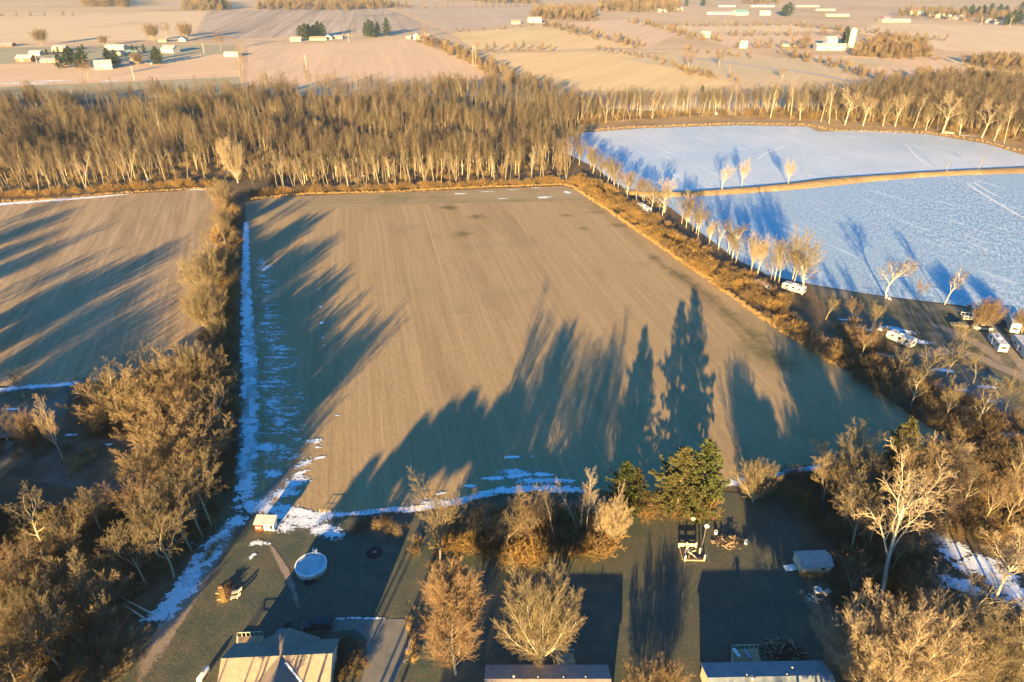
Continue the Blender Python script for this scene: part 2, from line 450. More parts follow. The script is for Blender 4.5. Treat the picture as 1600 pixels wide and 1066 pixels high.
# ---- tracks, drives and worn places
strip("track", [(378, 792), (352, 836), (326, 880), (298, 925), (268, 972), (235, 1030), (200, 1090)], [5, 6, 6, 6, 6, 5, 5], .11, M_track)
strip("track", [(470, 712), (445, 745), (415, 775), (385, 800)], [3, 4, 5, 5], .115, M_track)
for dx in (0, 22):
    strip("wheel_track", [(345 + dx, 890), (315 + dx, 945), (285 + dx, 1000), (250 + dx, 1066), (230 + dx, 1110)], 1.0, .125, M_wheel)
    strip("wheel_track", [(400 + dx * .4, 972), (350 + dx * .8, 982), (310 + dx, 1010), (275 + dx, 1050), (250 + dx, 1090)], .8, .13, M_wheel)
strip("footpath", [(416, 836), (428, 862), (445, 890), (460, 925), (469, 968)], [1.2, 1.5, 2.0, 1.8, 1.8], .13, M_track)
for i in range(7):
    strip("wheel_track", [(1035 + i * 5, 1010), (1050 + i * 9, 960), (1078 + i * 15, 905), (1120 + i * 22, 865), (1190 + i * 14, 850 + i * 4)], .7, .12 + .003 * i, M_wheel)
strip("wheel_track", [(1085, 985), (1150, 950), (1215, 915), (1228, 885), (1195, 865)], .8, .15, M_wheel)
strip("green_patch", [(1010, 395), (1080, 445), (1160, 510), (1240, 590)], [8, 12, 16, 20], .10, M_green)
blots("green_patch", [((745, 340), 14, 9), ((725, 365), 12, 12), ((930, 333), 11, 6), ((885, 337), 7, 5), ((912, 358), 7, 6), ((965, 352), 10, 6), ((700, 325), 10, 7)], M_green, .10, 'structure')
k = NT("drive_concrete")
k.color(k.mix(k.ramp(k.noise(k.pos(), .5, 5, .7), .3, .7), (.15, .14, .12), (.215, .195, .165)))
k.bump(k.noise(k.pos(), 6, 3), .2, .02)
M_drive = k.m
sheet("driveway", [(486, 972), (520, 969), (630, 968), (637, 972), (636, 1005), (628, 1040), (612, 1080), (560, 1080), (572, 1040), (574, 1000), (556, 985), (486, 990)], .13, M_drive)
sheet("track", [(1515, 480), (1540, 505), (1580, 560), (1640, 640), (1660, 630), (1600, 560), (1560, 512), (1535, 485)], .09, paint("camp_gravel", (.27, .225, .175), .95, .2, .4))
strip("track", [(1430, 560), (1480, 548), (1530, 560), (1600, 590), (1680, 620)], 7, .10, M_track)
strip("track", [(1440, 500), (1490, 520), (1540, 545), (1570, 575)], 6, .115, M_track)

# ---- far fields, one sheet each, and the roads between them
def far(name, pts, ca, cb, rot=-18, row=6, st=200, z=.06):
    far.i += 1
    m = soil("far_field_soil_%d" % far.i, ca, cb, tuple(c * .9 for c in ca), R(rot), row, st, .2, .006, .6)
    sheet(name, pts, z + .01 * far.i, m)
far.i = 0
pale, pink, gold = ((.62, .43, .24), (.76, .54, .31)), ((.60, .40, .235), (.72, .49, .29)), ((.64, .43, .19), (.76, .54, .26))
green = ((.34, .29, .17), (.44, .36, .21))
far("field", [(388, 74), (640, 62), (745, 100), (790, 150), (385, 150)], *pink, -10)
far("field", [(330, 18), (600, 12), (694, 48), (300, 64)], (.27, .19, .13), (.62, .46, .33), -10, 14, 700)
far("field", [(-300, 24), (325, 18), (296, 62), (-300, 72)], *pale, 60)
far("field", [(-300, 78), (370, 70), (376, 150), (-300, 165)], *green, 70)
far("field", [(-100, 102), (240, 96), (300, 86), (376, 84), (376, 120), (200, 128), (-100, 140)], *pink, 70)
far("field", [(705, 52), (845, 40), (1000, 74), (880, 80), (740, 77)], *gold, 20)
far("field", [(752, 84), (960, 80), (1060, 105), (1150, 130), (1080, 150), (880, 140)], *gold, 30)
far("field", [(880, 36), (985, 30), (1060, 52), (1010, 76)], *pink, 20)
far("field", [(1000, 82), (1150, 78), (1230, 95), (1380, 130), (1290, 150), (1170, 140), (1060, 100)], (.54, .37, .19), (.66, .47, .26), 30)
far("field", [(1240, 85), (1450, 92), (1620, 128), (1560, 140), (1400, 132)], *pink, 30)
far("field", [(1070, 54), (1330, 55), (1280, 74), (1140, 74)], *pink, 10)
far("field", [(1000, 40), (1240, 39), (1330, 50), (1060, 50)], *pale, 10)
far("field", [(1370, 36), (1750, 45), (1750, 88), (1480, 80), (1330, 50)], *pale, 10)
far("field", [(1450, 92), (1700, 88), (1700, 130), (1620, 126)], *pale, 10)
far("field", [(620, 12), (830, 8), (840, 36), (700, 48)], (.46, .32, .22), (.58, .43, .30), -10)
far("field", [(960, 90), (1380, 92), (1400, 100), (1280, 118), (1100, 116)], (.50, .38, .21), (.60, .45, .27), 15)
for pts, wd in (([(-200, 78), (0, 77), (200, 70), (310, 66), (390, 64), (470, 66), (560, 60), (660, 52)], 7), ([(1060, 88), (1130, 97), (1200, 107), (1262, 114), (1330, 128)], 9), ([(850, 80), (960, 76), (1010, 78), (1070, 76)], 6), ([(0, 25), (120, 24), (200, 22)], 7), ([(1210, 72), (1245, 72)], 6)):
    strip("road", pts, wd, .30, M_road, step=12)

# ---------------------------------------------------------------- trees
def bark(name, rgb, var=.25):
    k = NT(name)
    o = k.n("ObjectInfo").outputs["Random"]
    f = k.noise(k.n("TexCoord").outputs["Object"], 25, 3)
    c = k.mix(f, tuple(x * (1 - var) for x in rgb), tuple(min(1, x * (1 + var)) for x in rgb))
    hs = k.n("HueSaturation", Value=k.math('ADD', .78, k.math('MULTIPLY', o, .44)), Color=c)
    k.color(hs.outputs[0])
    k.b.inputs["Roughness"].default_value = .85
    return k.m
def twig(name, a, b):
    k = NT(name)
    o = k.n("ObjectInfo").outputs["Random"]
    c = k.mix(o, a, b)
    k.color(c)
    return k.m
B_pale = bark("pale_bark", (.45, .385, .29), .2)
B_grey = bark("grey_bark", (.30, .245, .165))
B_dark = bark("dark_bark", (.20, .155, .105))
T_gold = twig("golden_twigs", (.20, .155, .09), (.155, .118, .07))
T_rust = twig("rusty_twigs", (.21, .135, .08), (.16, .11, .07))
T_dark = twig("brown_twigs", (.20, .15, .085), (.25, .175, .095))
T_pale = twig("pale_twigs", (.36, .28, .18), (.30, .22, .14))
T_brush = twig("orange_brush", (.30, .185, .07), (.22, .14, .06))
T_deep = twig("brown_brush", (.125, .09, .055), (.165, .11, .06))
T_grass = twig("straw", (.50, .34, .15), (.40, .26, .11))

class S:
    stems, spread, stem_trop = 1, (2, 5), .0
    ln = .9; nseg = (8, 4, 3, 2); nc = (14, 6, 4, 0); ang = (38, 36, 36, 30); ratio = (.38, .5, .5, .5)
    trop = (.0, .08, .06, .03); wander = (.035, .10, .14, .15); t0 = (.4, .2, .2, .2); r0 = .0115; rr = .5; rmin = .0014; tip = .25
    env = staticmethod(lambda t: 1.1 - .7 * t)
    sides = 5; jit = (.7, 1.2); bole = 0
    def __init__(s, **k):
        s.__dict__.update(k)
SPECS = {
 'forest': S(nc=(17, 6, 3, 0), t0=(.42, .2, .15, 0), ang=(26, 28, 30, 30), ratio=(.34, .5, .55, .5), trop=(.0, .13, .06, .0), wander=(.03, .06, .08, .05), r0=.0075, rmin=.0010),
 'forest2': S(nc=(12, 6, 3, 0), t0=(.48, .2, .15, 0), ang=(32, 30, 32, 30), ratio=(.40, .5, .5, .5), trop=(.0, .14, .06, .0), wander=(.05, .08, .08, .05), r0=.0085, rmin=.0010),
 'twin': S(stems=2, spread=(4, 11), ln=.92, nc=(13, 6, 3, 0), t0=(.3, .2, .15, 0), ang=(28, 30, 32, 30), ratio=(.32, .5, .5, .5), trop=(.02, .12, .06, 0), wander=(.05, .07, .08, .05), r0=.0072, rmin=.0010),
 'spread': S(ln=.42, tip=.62, nseg=(4, 7, 4, 2, 1), nc=(7, 10, 7, 6, 0), t0=(.5, .2, .15, .1, 0), ang=(34, 34, 32, 32, 30), ratio=(1.4, .44, .46, .5, .5), trop=(0, .09, .05, .02, 0), wander=(.05, .10, .10, .08, .05), r0=.0135, rr=.55, rmin=.0009, env=lambda t: 1.05 - .25 * t),
 'cotton': S(ln=.55, tip=.6, nseg=(6, 7, 4, 2, 1), nc=(12, 9, 7, 5, 0), t0=(.40, .2, .15, .1, 0), ang=(30, 28, 30, 32, 30), ratio=(.84, .42, .48, .5, .5), trop=(0, .12, .06, .02, 0), wander=(.03, .06, .08, .08, .05), r0=.0145, rr=.5, rmin=.0009, env=lambda t: .75 + .35 * t),
 'sycamore': S(ln=.62, tip=.5, nseg=(6, 8, 5, 3, 1), nc=(8, 9, 7, 4, 0), t0=(.35, .25, .2, .1, 0), ang=(38, 40, 38, 36, 30), ratio=(.80, .45, .5, .5, .5), trop=(.03, .10, .05, .02, 0), wander=(.09, .15, .15, .12, .1), r0=.016, rr=.66, rmin=.0011, env=lambda t: 1.05 - .35 * t),
 'vase': S(stems=26, spread=(2, 52), stem_trop=.045, ln=.9, nseg=(8, 5, 3, 2), nc=(15, 9, 6, 0), t0=(.22, .12, .1, .1), ang=(27, 27, 28, 28), ratio=(.27, .48, .55, .5), trop=(.03, .04, .02, .0), wander=(.035, .05, .06, .05), r0=.0082, rr=.46, bole=.09, jit=(.88, 1.08), rmin=.0009, env=lambda t: 1.2 - .35 * t),
 'oval': S(ln=.97, nseg=(9, 5, 3, 2), nc=(80, 16, 9, 0), t0=(.09, .12, .1, .1), ang=(46, 27, 28, 28), ratio=(.37, .42, .5, .5), trop=(0, .11, .05, .02), wander=(.03, .05, .06, .06), r0=.012, rr=.40, jit=(.88, 1.08), rmin=.0010, env=lambda t: .5 + .8 * math.sin(3.1 * min(1, .10 + .62 * t)) - .62 * t * t),
 'bush': S(stems=16, spread=(6, 68), stem_trop=.03, ln=.92, nseg=(6, 4, 2, 1), nc=(12, 8, 6, 0), t0=(.2, .15, .15, 0), ang=(28, 28, 30, 30), ratio=(.42, .5, .55, .5), trop=(.02, .04, .02, 0), wander=(.06, .07, .08, .05), r0=.008, rmin=.0018, env=lambda t: 1.1 - .6 * t),
 'brush': S(stems=20, spread=(4, 66), stem_trop=.02, ln=.95, nseg=(4, 3, 1), nc=(8, 4, 0), t0=(.2, .2, 0), ang=(32, 36, 30), ratio=(.44, .5, .5), trop=(.02, .04, 0), wander=(.1, .14, .1), r0=.010, rmin=.006, sides=3, env=lambda t: 1.1 - .6 * t),
 'tuft': S(stems=46, spread=(3, 55), ln=1.0, nseg=(2, 1), nc=(0, 0), trop=(-.06, 0), wander=(.12, .1), r0=.022, rmin=.008, sides=3),
 'far': S(stems=2, spread=(3, 10), ln=.92, nseg=(4, 2, 1), nc=(12, 8, 0), t0=(.3, .2, 0), ang=(40, 38, 30), ratio=(.42, .55, .5), trop=(0, .1, 0), r0=.012, rmin=.007, sides=3),
}
def grow(seed, sp):
    rng = random.Random(seed)
    g = rng.gauss
    segs = []
    last = len(sp.nc) - 1
    def rot_dir(d, ang, az):
        d = Vector(d)
        u = d.orthogonal().normalized()
        v = d.cross(u)
        q = u * math.cos(az) + v * math.sin(az)
        return d * math.cos(ang) + q * math.sin(ang)
    def go(p, d, L, r, lev):
        n = sp.nseg[lev]
        st = L / n
        tip = sp.tip if lev == 0 else .22
        ps, ds, rs = [p], [d], [r]
        wd, tr = sp.wander[lev], sp.trop[lev] + (sp.stem_trop if lev == 0 else 0)
        for i in range(n):
            d = Vector((d.x + g(0, wd), d.y + g(0, wd), d.z + g(0, wd) + tr)).normalized()
            p = p + d * st
            rn = max(sp.rmin, r * (1 - (1 - tip) * (i + 1) / n))
            segs.append((*ps[-1], *p, rs[-1], rn, lev))
            ps.append(p); ds.append(d); rs.append(rn)
        if lev >= last:
            return
        k_ = sp.nc[lev]
        az = rng.uniform(0, 6.28)
        for k in range(k_):
            t = sp.t0[lev] + (1 - sp.t0[lev]) * min(.995, (k + rng.random()) / k_)
            i = min(n - 1, int(t * n))
            f = t * n - i
            q = ps[i].lerp(ps[i + 1], f)
            az += 2.4 + g(0, .4)
            a = R(sp.ang[lev] * rng.uniform(.7, 1.25))
            Lc = L * sp.ratio[lev] * rng.uniform(*(sp.jit if lev == 0 else (.7, 1.2))) * (sp.env(t) if lev == 0 else 1.1 - .5 * t)
            rc = max(sp.rmin, min(rs[i], r) * sp.rr * rng.uniform(.8, 1.1))
            go(q, rot_dir(ds[i], a, az), Lc, rc, lev + 1)
    a0 = rng.uniform(0, 6.28)
    if sp.bole:
        segs.append((0, 0, -.01, .002, .001, sp.bole * .55, .030, .023, 0))
        segs.append((.002, .001, sp.bole * .55, 0, 0, sp.bole * 1.25, .023, .018, 0))
    for k in range(sp.stems):
        lo, hi = sp.spread
        tl = R(lo + (hi - lo) * ((k + rng.random()) / sp.stems) ** .8)
        az = a0 + k * 2.4
        d = Vector((math.sin(tl) * math.cos(az), math.sin(tl) * math.sin(az), math.cos(tl)))
        off = Vector((d.x, d.y, 0)) * (.03 if sp.stems > 1 else 0)
        if sp.bole: off = Vector((d.x * .018, d.y * .018, sp.bole * rng.uniform(.75, 1.15)))
        go(off, d, sp.ln * (rng.uniform(.82, 1.05) if sp.stems > 1 else 1), sp.r0 * (rng.uniform(.7, 1) if sp.stems > 1 else 1), 0)
    a = np.array(segs)
    top = np.percentile(a[:, 5], 99.8)
    a[:, :6] /= top
    return a
def tubes(a, n):
    p0, p1, r0, r1 = a[:, 0:3], a[:, 3:6], a[:, 6:7], a[:, 7:8]
    d = p1 - p0
    d /= np.maximum(np.linalg.norm(d, axis=1, keepdims=True), 1e-9)
    ref = np.where(np.abs(d[:, 2:3]) < .9, np.array([[0, 0, 1.]]), np.array([[1., 0, 0]]))
    u = np.cross(d, ref); u /= np.linalg.norm(u, axis=1, keepdims=True)
    v = np.cross(d, u)
    m = len(a)
    V = np.empty((m, 2 * n, 3))
    for i in range(n):
        c, s_ = math.cos(6.2832 * i / n), math.sin(6.2832 * i / n)
        V[:, i] = p0 + (u * c + v * s_) * r0
        V[:, n + i] = p1 + (u * c + v * s_) * r1
    base = (np.arange(m) * 2 * n)[:, None]
    F = []
    for i in range(n):
        j = (i + 1) % n
        F.append(np.concatenate([base + i, base + j, base + n + j, base + n + i], axis=1))
    return V.reshape(-1, 3), np.stack(F, 1).reshape(-1, 4)
def np_mesh(name, parts, smooth=True):
    "parts: (verts, quads, material)"
    me = bpy.data.meshes.new(name)
    V = np.concatenate([p[0] for p in parts])
    off = 0
    Fs, mi = [], []
    for i, (v, f, m) in enumerate(parts):
        Fs.append(f + off); off += len(v); mi.append(np.full(len(f), i))
        me.materials.append(m)
    F = np.concatenate(Fs); k = F.shape[1]
    me.vertices.add(len(V)); me.vertices.foreach_set("co", V.astype(np.float32).ravel())
    me.loops.add(F.size); me.loops.foreach_set("vertex_index", F.astype(np.int32).ravel())
    me.polygons.add(len(F))
    me.polygons.foreach_set("loop_start", np.arange(0, F.size, k, dtype=np.int32))
    me.polygons.foreach_set("loop_total", np.full(len(F), k, dtype=np.int32))
    me.polygons.foreach_set("material_index", np.concatenate(mi).astype(np.int32))
    me.polygons.foreach_set("use_smooth", np.full(len(F), smooth))
    me.update(calc_edges=True)
    return me
def tree_meshes(spec, seed, bk, tw, limb_lev=2, whole=False):
    a = grow(seed, SPECS[spec])
    sp = SPECS[spec]
    t = a[a[:, 8] == 0]
    limbs = a[(a[:, 8] > 0) & (a[:, 8] < limb_lev)]
    tw_ = a[(a[:, 8] >= max(1, limb_lev))]
    tr = tubes(t, sp.sides)
    pc = []
    if len(limbs): pc.append((*tubes(limbs, 3), bk))
    if len(tw_): pc.append((*tubes(tw_, 3), tw))
    if whole:
        return np_mesh(spec, [(*tr, bk)] + pc)
    return np_mesh("trunk", [(*tr, bk)]), np_mesh("crown", pc)
_lib = {}
def lib(spec, seed, bk, tw, limb_lev=2):
    key = (spec, seed, bk.name, tw.name)
    if key not in _lib:
        _lib[key] = tree_meshes(spec, seed, bk, tw, limb_lev)
    return _lib[key]
rt = random.Random(77)
def tree(at, h, spec, seed, bk, tw, label, group=None, name="bare_tree", cat="tree", wide=1.0, rot=None, lean=None, limb=2):
    p = at if isinstance(at, Vector) else (Vector((at[0], at[1], 0)) if len(at) == 3 else P(*at))
    trk, cr = lib(spec, seed, bk, tw, limb)
    o = thing(name, label, cat, (p.x, p.y, 0), rt.uniform(0, 6.28) if rot is None else R(rot), group)
    o.scale = (h * wide, h * wide, h)
    if lean:
        o.rotation_euler = (R(lean[0]), R(lean[1]), o.rotation_euler[2])
    link("trunk", trk, o)
    link("crown", cr, o)
    return o

# ---- pines
def pine_meshes(seed, bk, leaf, broad=.30, bare=.08, dens=1.0):
    rng = random.Random(seed)
    segs, V, = [], []
    z = 0.0
    for i in range(10):
        segs.append((0, 0, i / 10, 0, 0, (i + 1) / 10, .016 * (1 - i / 10.5), .016 * (1 - (i + 1) / 10.5), 0))
    lm = []
    nb = int(120 * dens)
    for k in range(nb):
        t = bare + (1 - bare) * (k + rng.random()) / nb
        L = broad * min(1.0, (1.03 - t) * 1.9) ** .8 * (.72 + .28 * min(1, t * 3)) * rng.uniform(.62, 1.12) * (.8 + .2 * math.sin(k * 1.7))
        az = k * 2.4 + rng.gauss(0, .3)
        up = rng.uniform(-.25, .2) + .45 * t
        d = Vector((math.cos(az), math.sin(az), up)).normalized()
        p0 = Vector((0, 0, t))
        p1 = p0 + d * L
        lm.append((*p0, *p1, .0035, .001, 1))
        nsp = max(4, int(L * 62))
        for j in range(nsp):
            f = .22 + .78 * (j + rng.random()) / nsp
            c = p0.lerp(p1, f) + Vector((rng.gauss(0, .012), rng.gauss(0, .012), rng.gauss(0, .010) - .012 * f))
            for q in range(7):
                n = Vector((d.x + rng.gauss(0, .8), d.y + rng.gauss(0, .8), rng.gauss(.25, .6))).normalized()
                s = rng.uniform(.018, .038)
                u = n.orthogonal().normalized() * s * .32
                V += [c - u, c + u, c + n * s + u * .3, c + n * s - u * .3]
    F = np.arange(len(V)).reshape(-1, 4)
    V = np.array([tuple(v) for v in V])
    tr = tubes(np.array(segs), 6)
    return np_mesh("trunk", [(*tr, bk)]), np_mesh("crown", [(*tubes(np.array(lm), 3), bk), (V, F, leaf)], False)
L_pine = twig("pine_needles", (.050, .062, .018), (.062, .070, .020))
L_pine2 = twig("golden_pine_needles", (.075, .068, .022), (.062, .060, .021))
L_dark = twig("spruce_needles", (.030, .048, .030), (.038, .055, .034))
_pl = {}
def pine(at, h, seed, leaf, label, group=None, broad=.3, name="pine_tree", wide=1.0, bare=.08):
    p = at if isinstance(at, Vector) else P(*at)
    key = (seed, leaf.name, broad, bare)
    if key not in _pl:
        _pl[key] = pine_meshes(seed, B_dark, leaf, broad, bare)
    o = thing(name, label, "evergreen tree", (p.x, p.y, 0), rt.uniform(0, 6.28), group)
    o.scale = (h * wide, h * wide, h)
    link("trunk", _pl[key][0], o); link("crown", _pl[key][1], o)
    return o

# ---- scattered growth that nobody could count
def scatter(name, meshes, pts, rng, smin, smax, wide=(.9, 1.15), sq=1.0):
    """one stuff object: MESHES set out on PTS (x, y[, size])"""
    coll = bpy.data.collections.new(name + " kinds")
    for i, m in enumerate(meshes):
        coll.objects.link(bpy.data.objects.new("%s_%02d" % (name, i), m))
    me = bpy.data.meshes.new(name)
    n = len(pts)
    me.vertices.add(n)
    co = np.array([(p[0], p[1], 0.02) for p in pts], np.float32)
    me.vertices.foreach_set("co", co.ravel())
    rv = np.array([(rng.gauss(0, .06), rng.gauss(0, .06), rng.uniform(0, 6.28)) for _ in pts], np.float32)
    sc = []
    for p in pts:
        s = rng.uniform(smin, smax) * (p[2] if len(p) > 2 else 1)
        q = rng.uniform(*wide)
        sc.append((s * q, s * q, s * sq))
    a = me.attributes.new("turn", 'FLOAT_VECTOR', 'POINT'); a.data.foreach_set("vector", rv.ravel())
    a = me.attributes.new("size", 'FLOAT_VECTOR', 'POINT'); a.data.foreach_set("vector", np.array(sc, np.float32).ravel())
    a = me.attributes.new("pick", 'INT', 'POINT'); a.data.foreach_set("value", [rng.randrange(len(meshes)) for _ in pts])
    me.update()
    o = tag(link(name, me), kind='stuff')
    g = bpy.data.node_groups.new(name, 'GeometryNodeTree')
    g.interface.new_socket("Geometry", in_out='INPUT', socket_type='NodeSocketGeometry')
    g.interface.new_socket("Geometry", in_out='OUTPUT', socket_type='NodeSocketGeometry')
    gi, go_ = g.nodes.new("NodeGroupInput"), g.nodes.new("NodeGroupOutput")
    ci = g.nodes.new("GeometryNodeCollectionInfo")
    ci.inputs["Collection"].default_value = coll
    ci.inputs["Separate Children"].default_value = True
    ci.inputs["Reset Children"].default_value = True
    iop = g.nodes.new("GeometryNodeInstanceOnPoints")
    iop.inputs["Pick Instance"].default_value = True
    def at(nm, typ):
        x = g.nodes.new("GeometryNodeInputNamedAttribute")
        x.data_type = typ
        x.inputs["Name"].default_value = nm
        return x.outputs["Attribute"]
    L = g.links.new
    L(gi.outputs[0], iop.inputs["Points"]); L(ci.outputs[0], iop.inputs["Instance"])
    L(at("pick", 'INT'), iop.inputs["Instance Index"])
    L(at("turn", 'FLOAT_VECTOR'), iop.inputs["Rotation"]); L(at("size", 'FLOAT_VECTOR'), iop.inputs["Scale"])
    L(iop.outputs[0], go_.inputs[0])
    o.modifiers.new("scatter", 'NODES').node_group = g
    return o
B_wood, B_wood2 = bark("wood_bark", (.235, .18, .12)), bark("pale_wood_bark", (.36, .30, .20))
T_wood, T_wood2, T_wood3 = twig("wood_twigs", (.125, .09, .057), (.10, .072, .047)), twig("russet_wood_twigs", (.125, .085, .055), (.10, .07, .048)), twig("fawn_wood_twigs", (.13, .10, .063), (.11, .085, .054))
W_forest = [tree_meshes(s, i, b, t, 2, True) for i, (s, b, t) in enumerate((('forest', B_wood, T_wood), ('forest', B_wood, T_wood2), ('forest2', B_wood, T_wood), ('forest2', B_wood, T_wood2), ('twin', B_wood, T_wood), ('twin', B_wood, T_wood2), ('forest2', B_wood2, T_wood3)))]
W_forest += [tree_meshes(s, i, B_wood2, t, 2, True) for i, (s, t) in enumerate((('cotton', T_wood3),))]
W_bush = [tree_meshes('bush', 20 + i, b, t, 0, True) for i, (b, t) in enumerate(((B_dark, T_deep), (B_dark, T_deep), (B_grey, T_rust), (B_grey, T_gold)))]
W_brush = [tree_meshes('brush', 30 + i, t, t, 0, True) for i, t in enumerate((T_brush, T_brush, T_deep))]
W_deep = [tree_meshes('brush', 40 + i, t, t, 0, True) for i, t in enumerate((T_deep, T_deep, T_dark))]
W_tuft = [tree_meshes('tuft', 50 + i, T_grass, T_grass, 0, True) for i in range(2)]
W_far = [tree_meshes('far', 60 + i, b, t, 0, True) for i, (b, t) in enumerate(((B_dark, T_dark), (B_grey, T_rust), (B_dark, T_deep)))]
W_farbush = [tree_meshes('brush', 70 + i, t, t, 0, True) for i, t in enumerate((T_rust, T_dark))]

# ---------------------------------------------------------------- where the trees stand
rg = random.Random(11)
tree.n = 0
def many(pts, hmin, hmax, kinds, label, group, name="bare_tree", wide=(.9, 1.15), cat="tree"):
    out = []
    for p in pts:
        s, seeds, bk, tw = rg.choice(kinds)
        out.append(tree(Vector((p[0], p[1], 0)), rg.uniform(hmin, hmax), s, rg.choice(seeds), bk, tw, label, group, name, cat, rg.uniform(*wide)))
    tree.n += len(out)
    return out
FK = [('forest', (1, 2, 3), B_grey, T_gold), ('forest2', (4, 5), B_grey, T_gold), ('twin', (6, 7), B_grey, T_rust), ('forest', (8,), B_pale, T_gold), ('twin', (9,), B_pale, T_pale)]
SK = [('spread', (1, 2, 3, 4), B_grey, T_gold), ('spread', (5, 6), B_grey, T_rust), ('sycamore', (7,), B_pale, T_gold), ('cotton', (8, 9), B_grey, T_gold)]
DK = [('spread', (11, 12), B_dark, T_dark), ('spread', (5, 6), B_grey, T_rust), ('bush', (13,), B_dark, T_dark)]
WK = [('sycamore', (1, 2, 3), B_pale, T_pale), ('cotton', (4, 5), B_pale, T_gold), ('forest2', (6,), B_pale, T_pale)]

# yard trees, each on its own
tree((688, 882), HT(688, 882, 738), 'cotton', 21, B_grey, T_gold, "tall bare tree with a thick yellow trunk standing at the snow line of the field", wide=.82)
tree((712, 1054), 20.5, 'oval', 22, B_pale, T_rust, "dense oval bare tree with rusty orange twigs beside the concrete driveway", wide=1.05)
tree((846, 1036), 19.3, 'vase', 23, B_pale, T_gold, "huge fan shaped bare tree with many pale stems behind the brown roofed home", wide=.76)
tree((786, 868), 16.0, 'spread', 24, B_dark, T_dark, "broad dark bare tree on a short trunk in front of the golden brush", wide=1.2)
tree((868, 856), 14, 'forest2', 25, B_grey, T_gold, "slim bare tree with a thin straight trunk next to the golden brush", wide=1.1)
tree((916, 846), 18, 'forest', 26, B_pale, T_pale, "tall slender pale bare tree, highest of the yard edge row by the pines", wide=1.1)
tree((905, 842), 14, 'twin', 9, B_pale, T_pale, "double stemmed pale bare tree touching the tall slender one", wide=1.1)
tree((938, 850), 15, 'twin', 28, B_pale, T_pale, "pale bare tree leaning towards the pines beside the lawn", lean=(0, 10), rot=0, wide=.8)
tree((954, 848), 10.5, 'vase', 29, B_grey, T_pale, "bushy many stemmed bare tree right beside the smaller pine", wide=.75)
tree((828, 848), 12, 'spread', 30, B_grey, T_rust, "small bare tree rising out of the golden brush by the snow strip", wide=1.0)
tree((742, 852), 12, 'spread', 31, B_grey, T_gold, "rounded bare tree at the left end of the golden brush", wide=1.1)
tree((1176, 784), 10.8, 'vase', 29, B_pale, T_gold, "round dome shaped golden bush by the field corner beside the big pines", name="shrub", cat="shrub", wide=.88)
tree((1042, 1076), 5.5, 'vase', 33, B_grey, T_rust, "small reddish bare tree between the two long flat roofed homes", wide=1.1)
tree((1004, 1088), 6, 'bush', 34, B_grey, T_rust, "low twiggy bush between the two mobile homes", name="shrub", cat="shrub")
tree((432, 1128), 8.4, 'spread', 35, B_grey, T_gold, "bare treetop poking up in front of the cross gabled roof", wide=.8)
# left thicket: named trees
tree((98, 716), HT(98, 716, 618), 'cotton', 41, B_pale, T_pale, "pale straight tree standing alone at the edge of the clearing in the thicket", wide=.75, lean=(0, -4), rot=0)
tree((62, 716), 13, 'vase', 42, B_grey, T_rust, "rusty many stemmed tree beside the pale straight tree", wide=.7)
tree((15, 695), 11, 'spread', 43, B_grey, T_gold, "low golden tree at the picture edge by the frosty clearing")
tree((38, 620), 9, 'sycamore', 44, B_grey, T_gold, "small crooked tree on the rim of the pale stubble field", name="bare_tree")
tree((372, 286), 24, 'vase', 45, B_pale, T_pale, "great pale fan shaped tree at the corner where hedgerow meets woods", wide=.62)
tree((330, 520), 15, 'vase', 46, B_grey, T_gold, "wide golden bush like tree in the hedgerow beside the pale stubble field", wide=.95)
tree((318, 618), 15, 'vase', 47, B_grey, T_gold, "fan shaped golden tree where hedgerow and thicket meet", wide=.85)
# right woods: named trees
tree((1376, 938), HT(1376, 938, 742), 'sycamore', 51, B_pale, T_pale, "big forked white barked tree towering over the shed side woods", wide=.85, lean=(0, 8), rot=40, limb=3)
tree((1464, 984), 15, 'sycamore', 52, B_pale, T_pale, "thick crooked tree leaning out towards the snowy clearing in the woods", wide=1.1, lean=(4, 24), rot=0, limb=3)
tree((1556, 934), 18, 'sycamore', 53, B_pale, T_pale, "white branched tree beside the snowy clearing at the woods edge", wide=.95, limb=3)
tree((1330, 860), 17, 'spread', 54, B_grey, T_gold, "slim golden tree just behind the cream shed")
tree((1300, 800), 16, 'spread', 55, B_grey, T_gold, "golden crowned tree at the lawn edge beyond the cream shed")
tree((1415, 1080), 17.5, 'vase', 56, B_pale, T_pale, "wide fan of pale twigs overhanging the blue grey roofed home", wide=1.1)
tree((1330, 1050), 13, 'vase', 57, B_pale, T_pale, "low spreading pale twigged tree at the end of the blue grey roof", wide=1.15)
tree((1500, 1090), 17, 'vase', 58, B_grey, T_gold, "golden twigged fan tree in the nearest corner of the woods", wide=1.0)
tree((1590, 1060), 19, 'sycamore', 59, B_pale, T_pale, "white limbed tree at the very corner of the woods", wide=1.0, limb=3)
tree((1460, 760), 13, 'bush', 60, B_pale, T_pale, "small tree with a pale fluffy top near the single evergreen", wide=.8)
tree.n += 31
# pines
pine((972, 806), HT(972, 806, 722), 1, L_pine, "dark green pine, smaller left one of the group by the lawn", broad=.34, wide=1.0)
pine((990, 802), 11.5, 4, L_pine2, "bronze tipped pine close beside the small dark pine", broad=.34, wide=1.0)
pine((1056, 804), HT(1048, 804, 702), 2, L_pine2, "wide bronze green pine with a ragged top, middle of the group", broad=.38, wide=1.05)
pine((1090, 803), HT(1090, 803, 690), 3, L_pine, "tallest dark green pine with a pointed top beside the lawn", broad=.31, wide=1.0)
pine((1398, 738), HT(1398, 738, 655), 6, L_pine2, "single green columnar evergreen rising out of the bare woods", broad=.27, name="cedar_tree", wide=1.15)

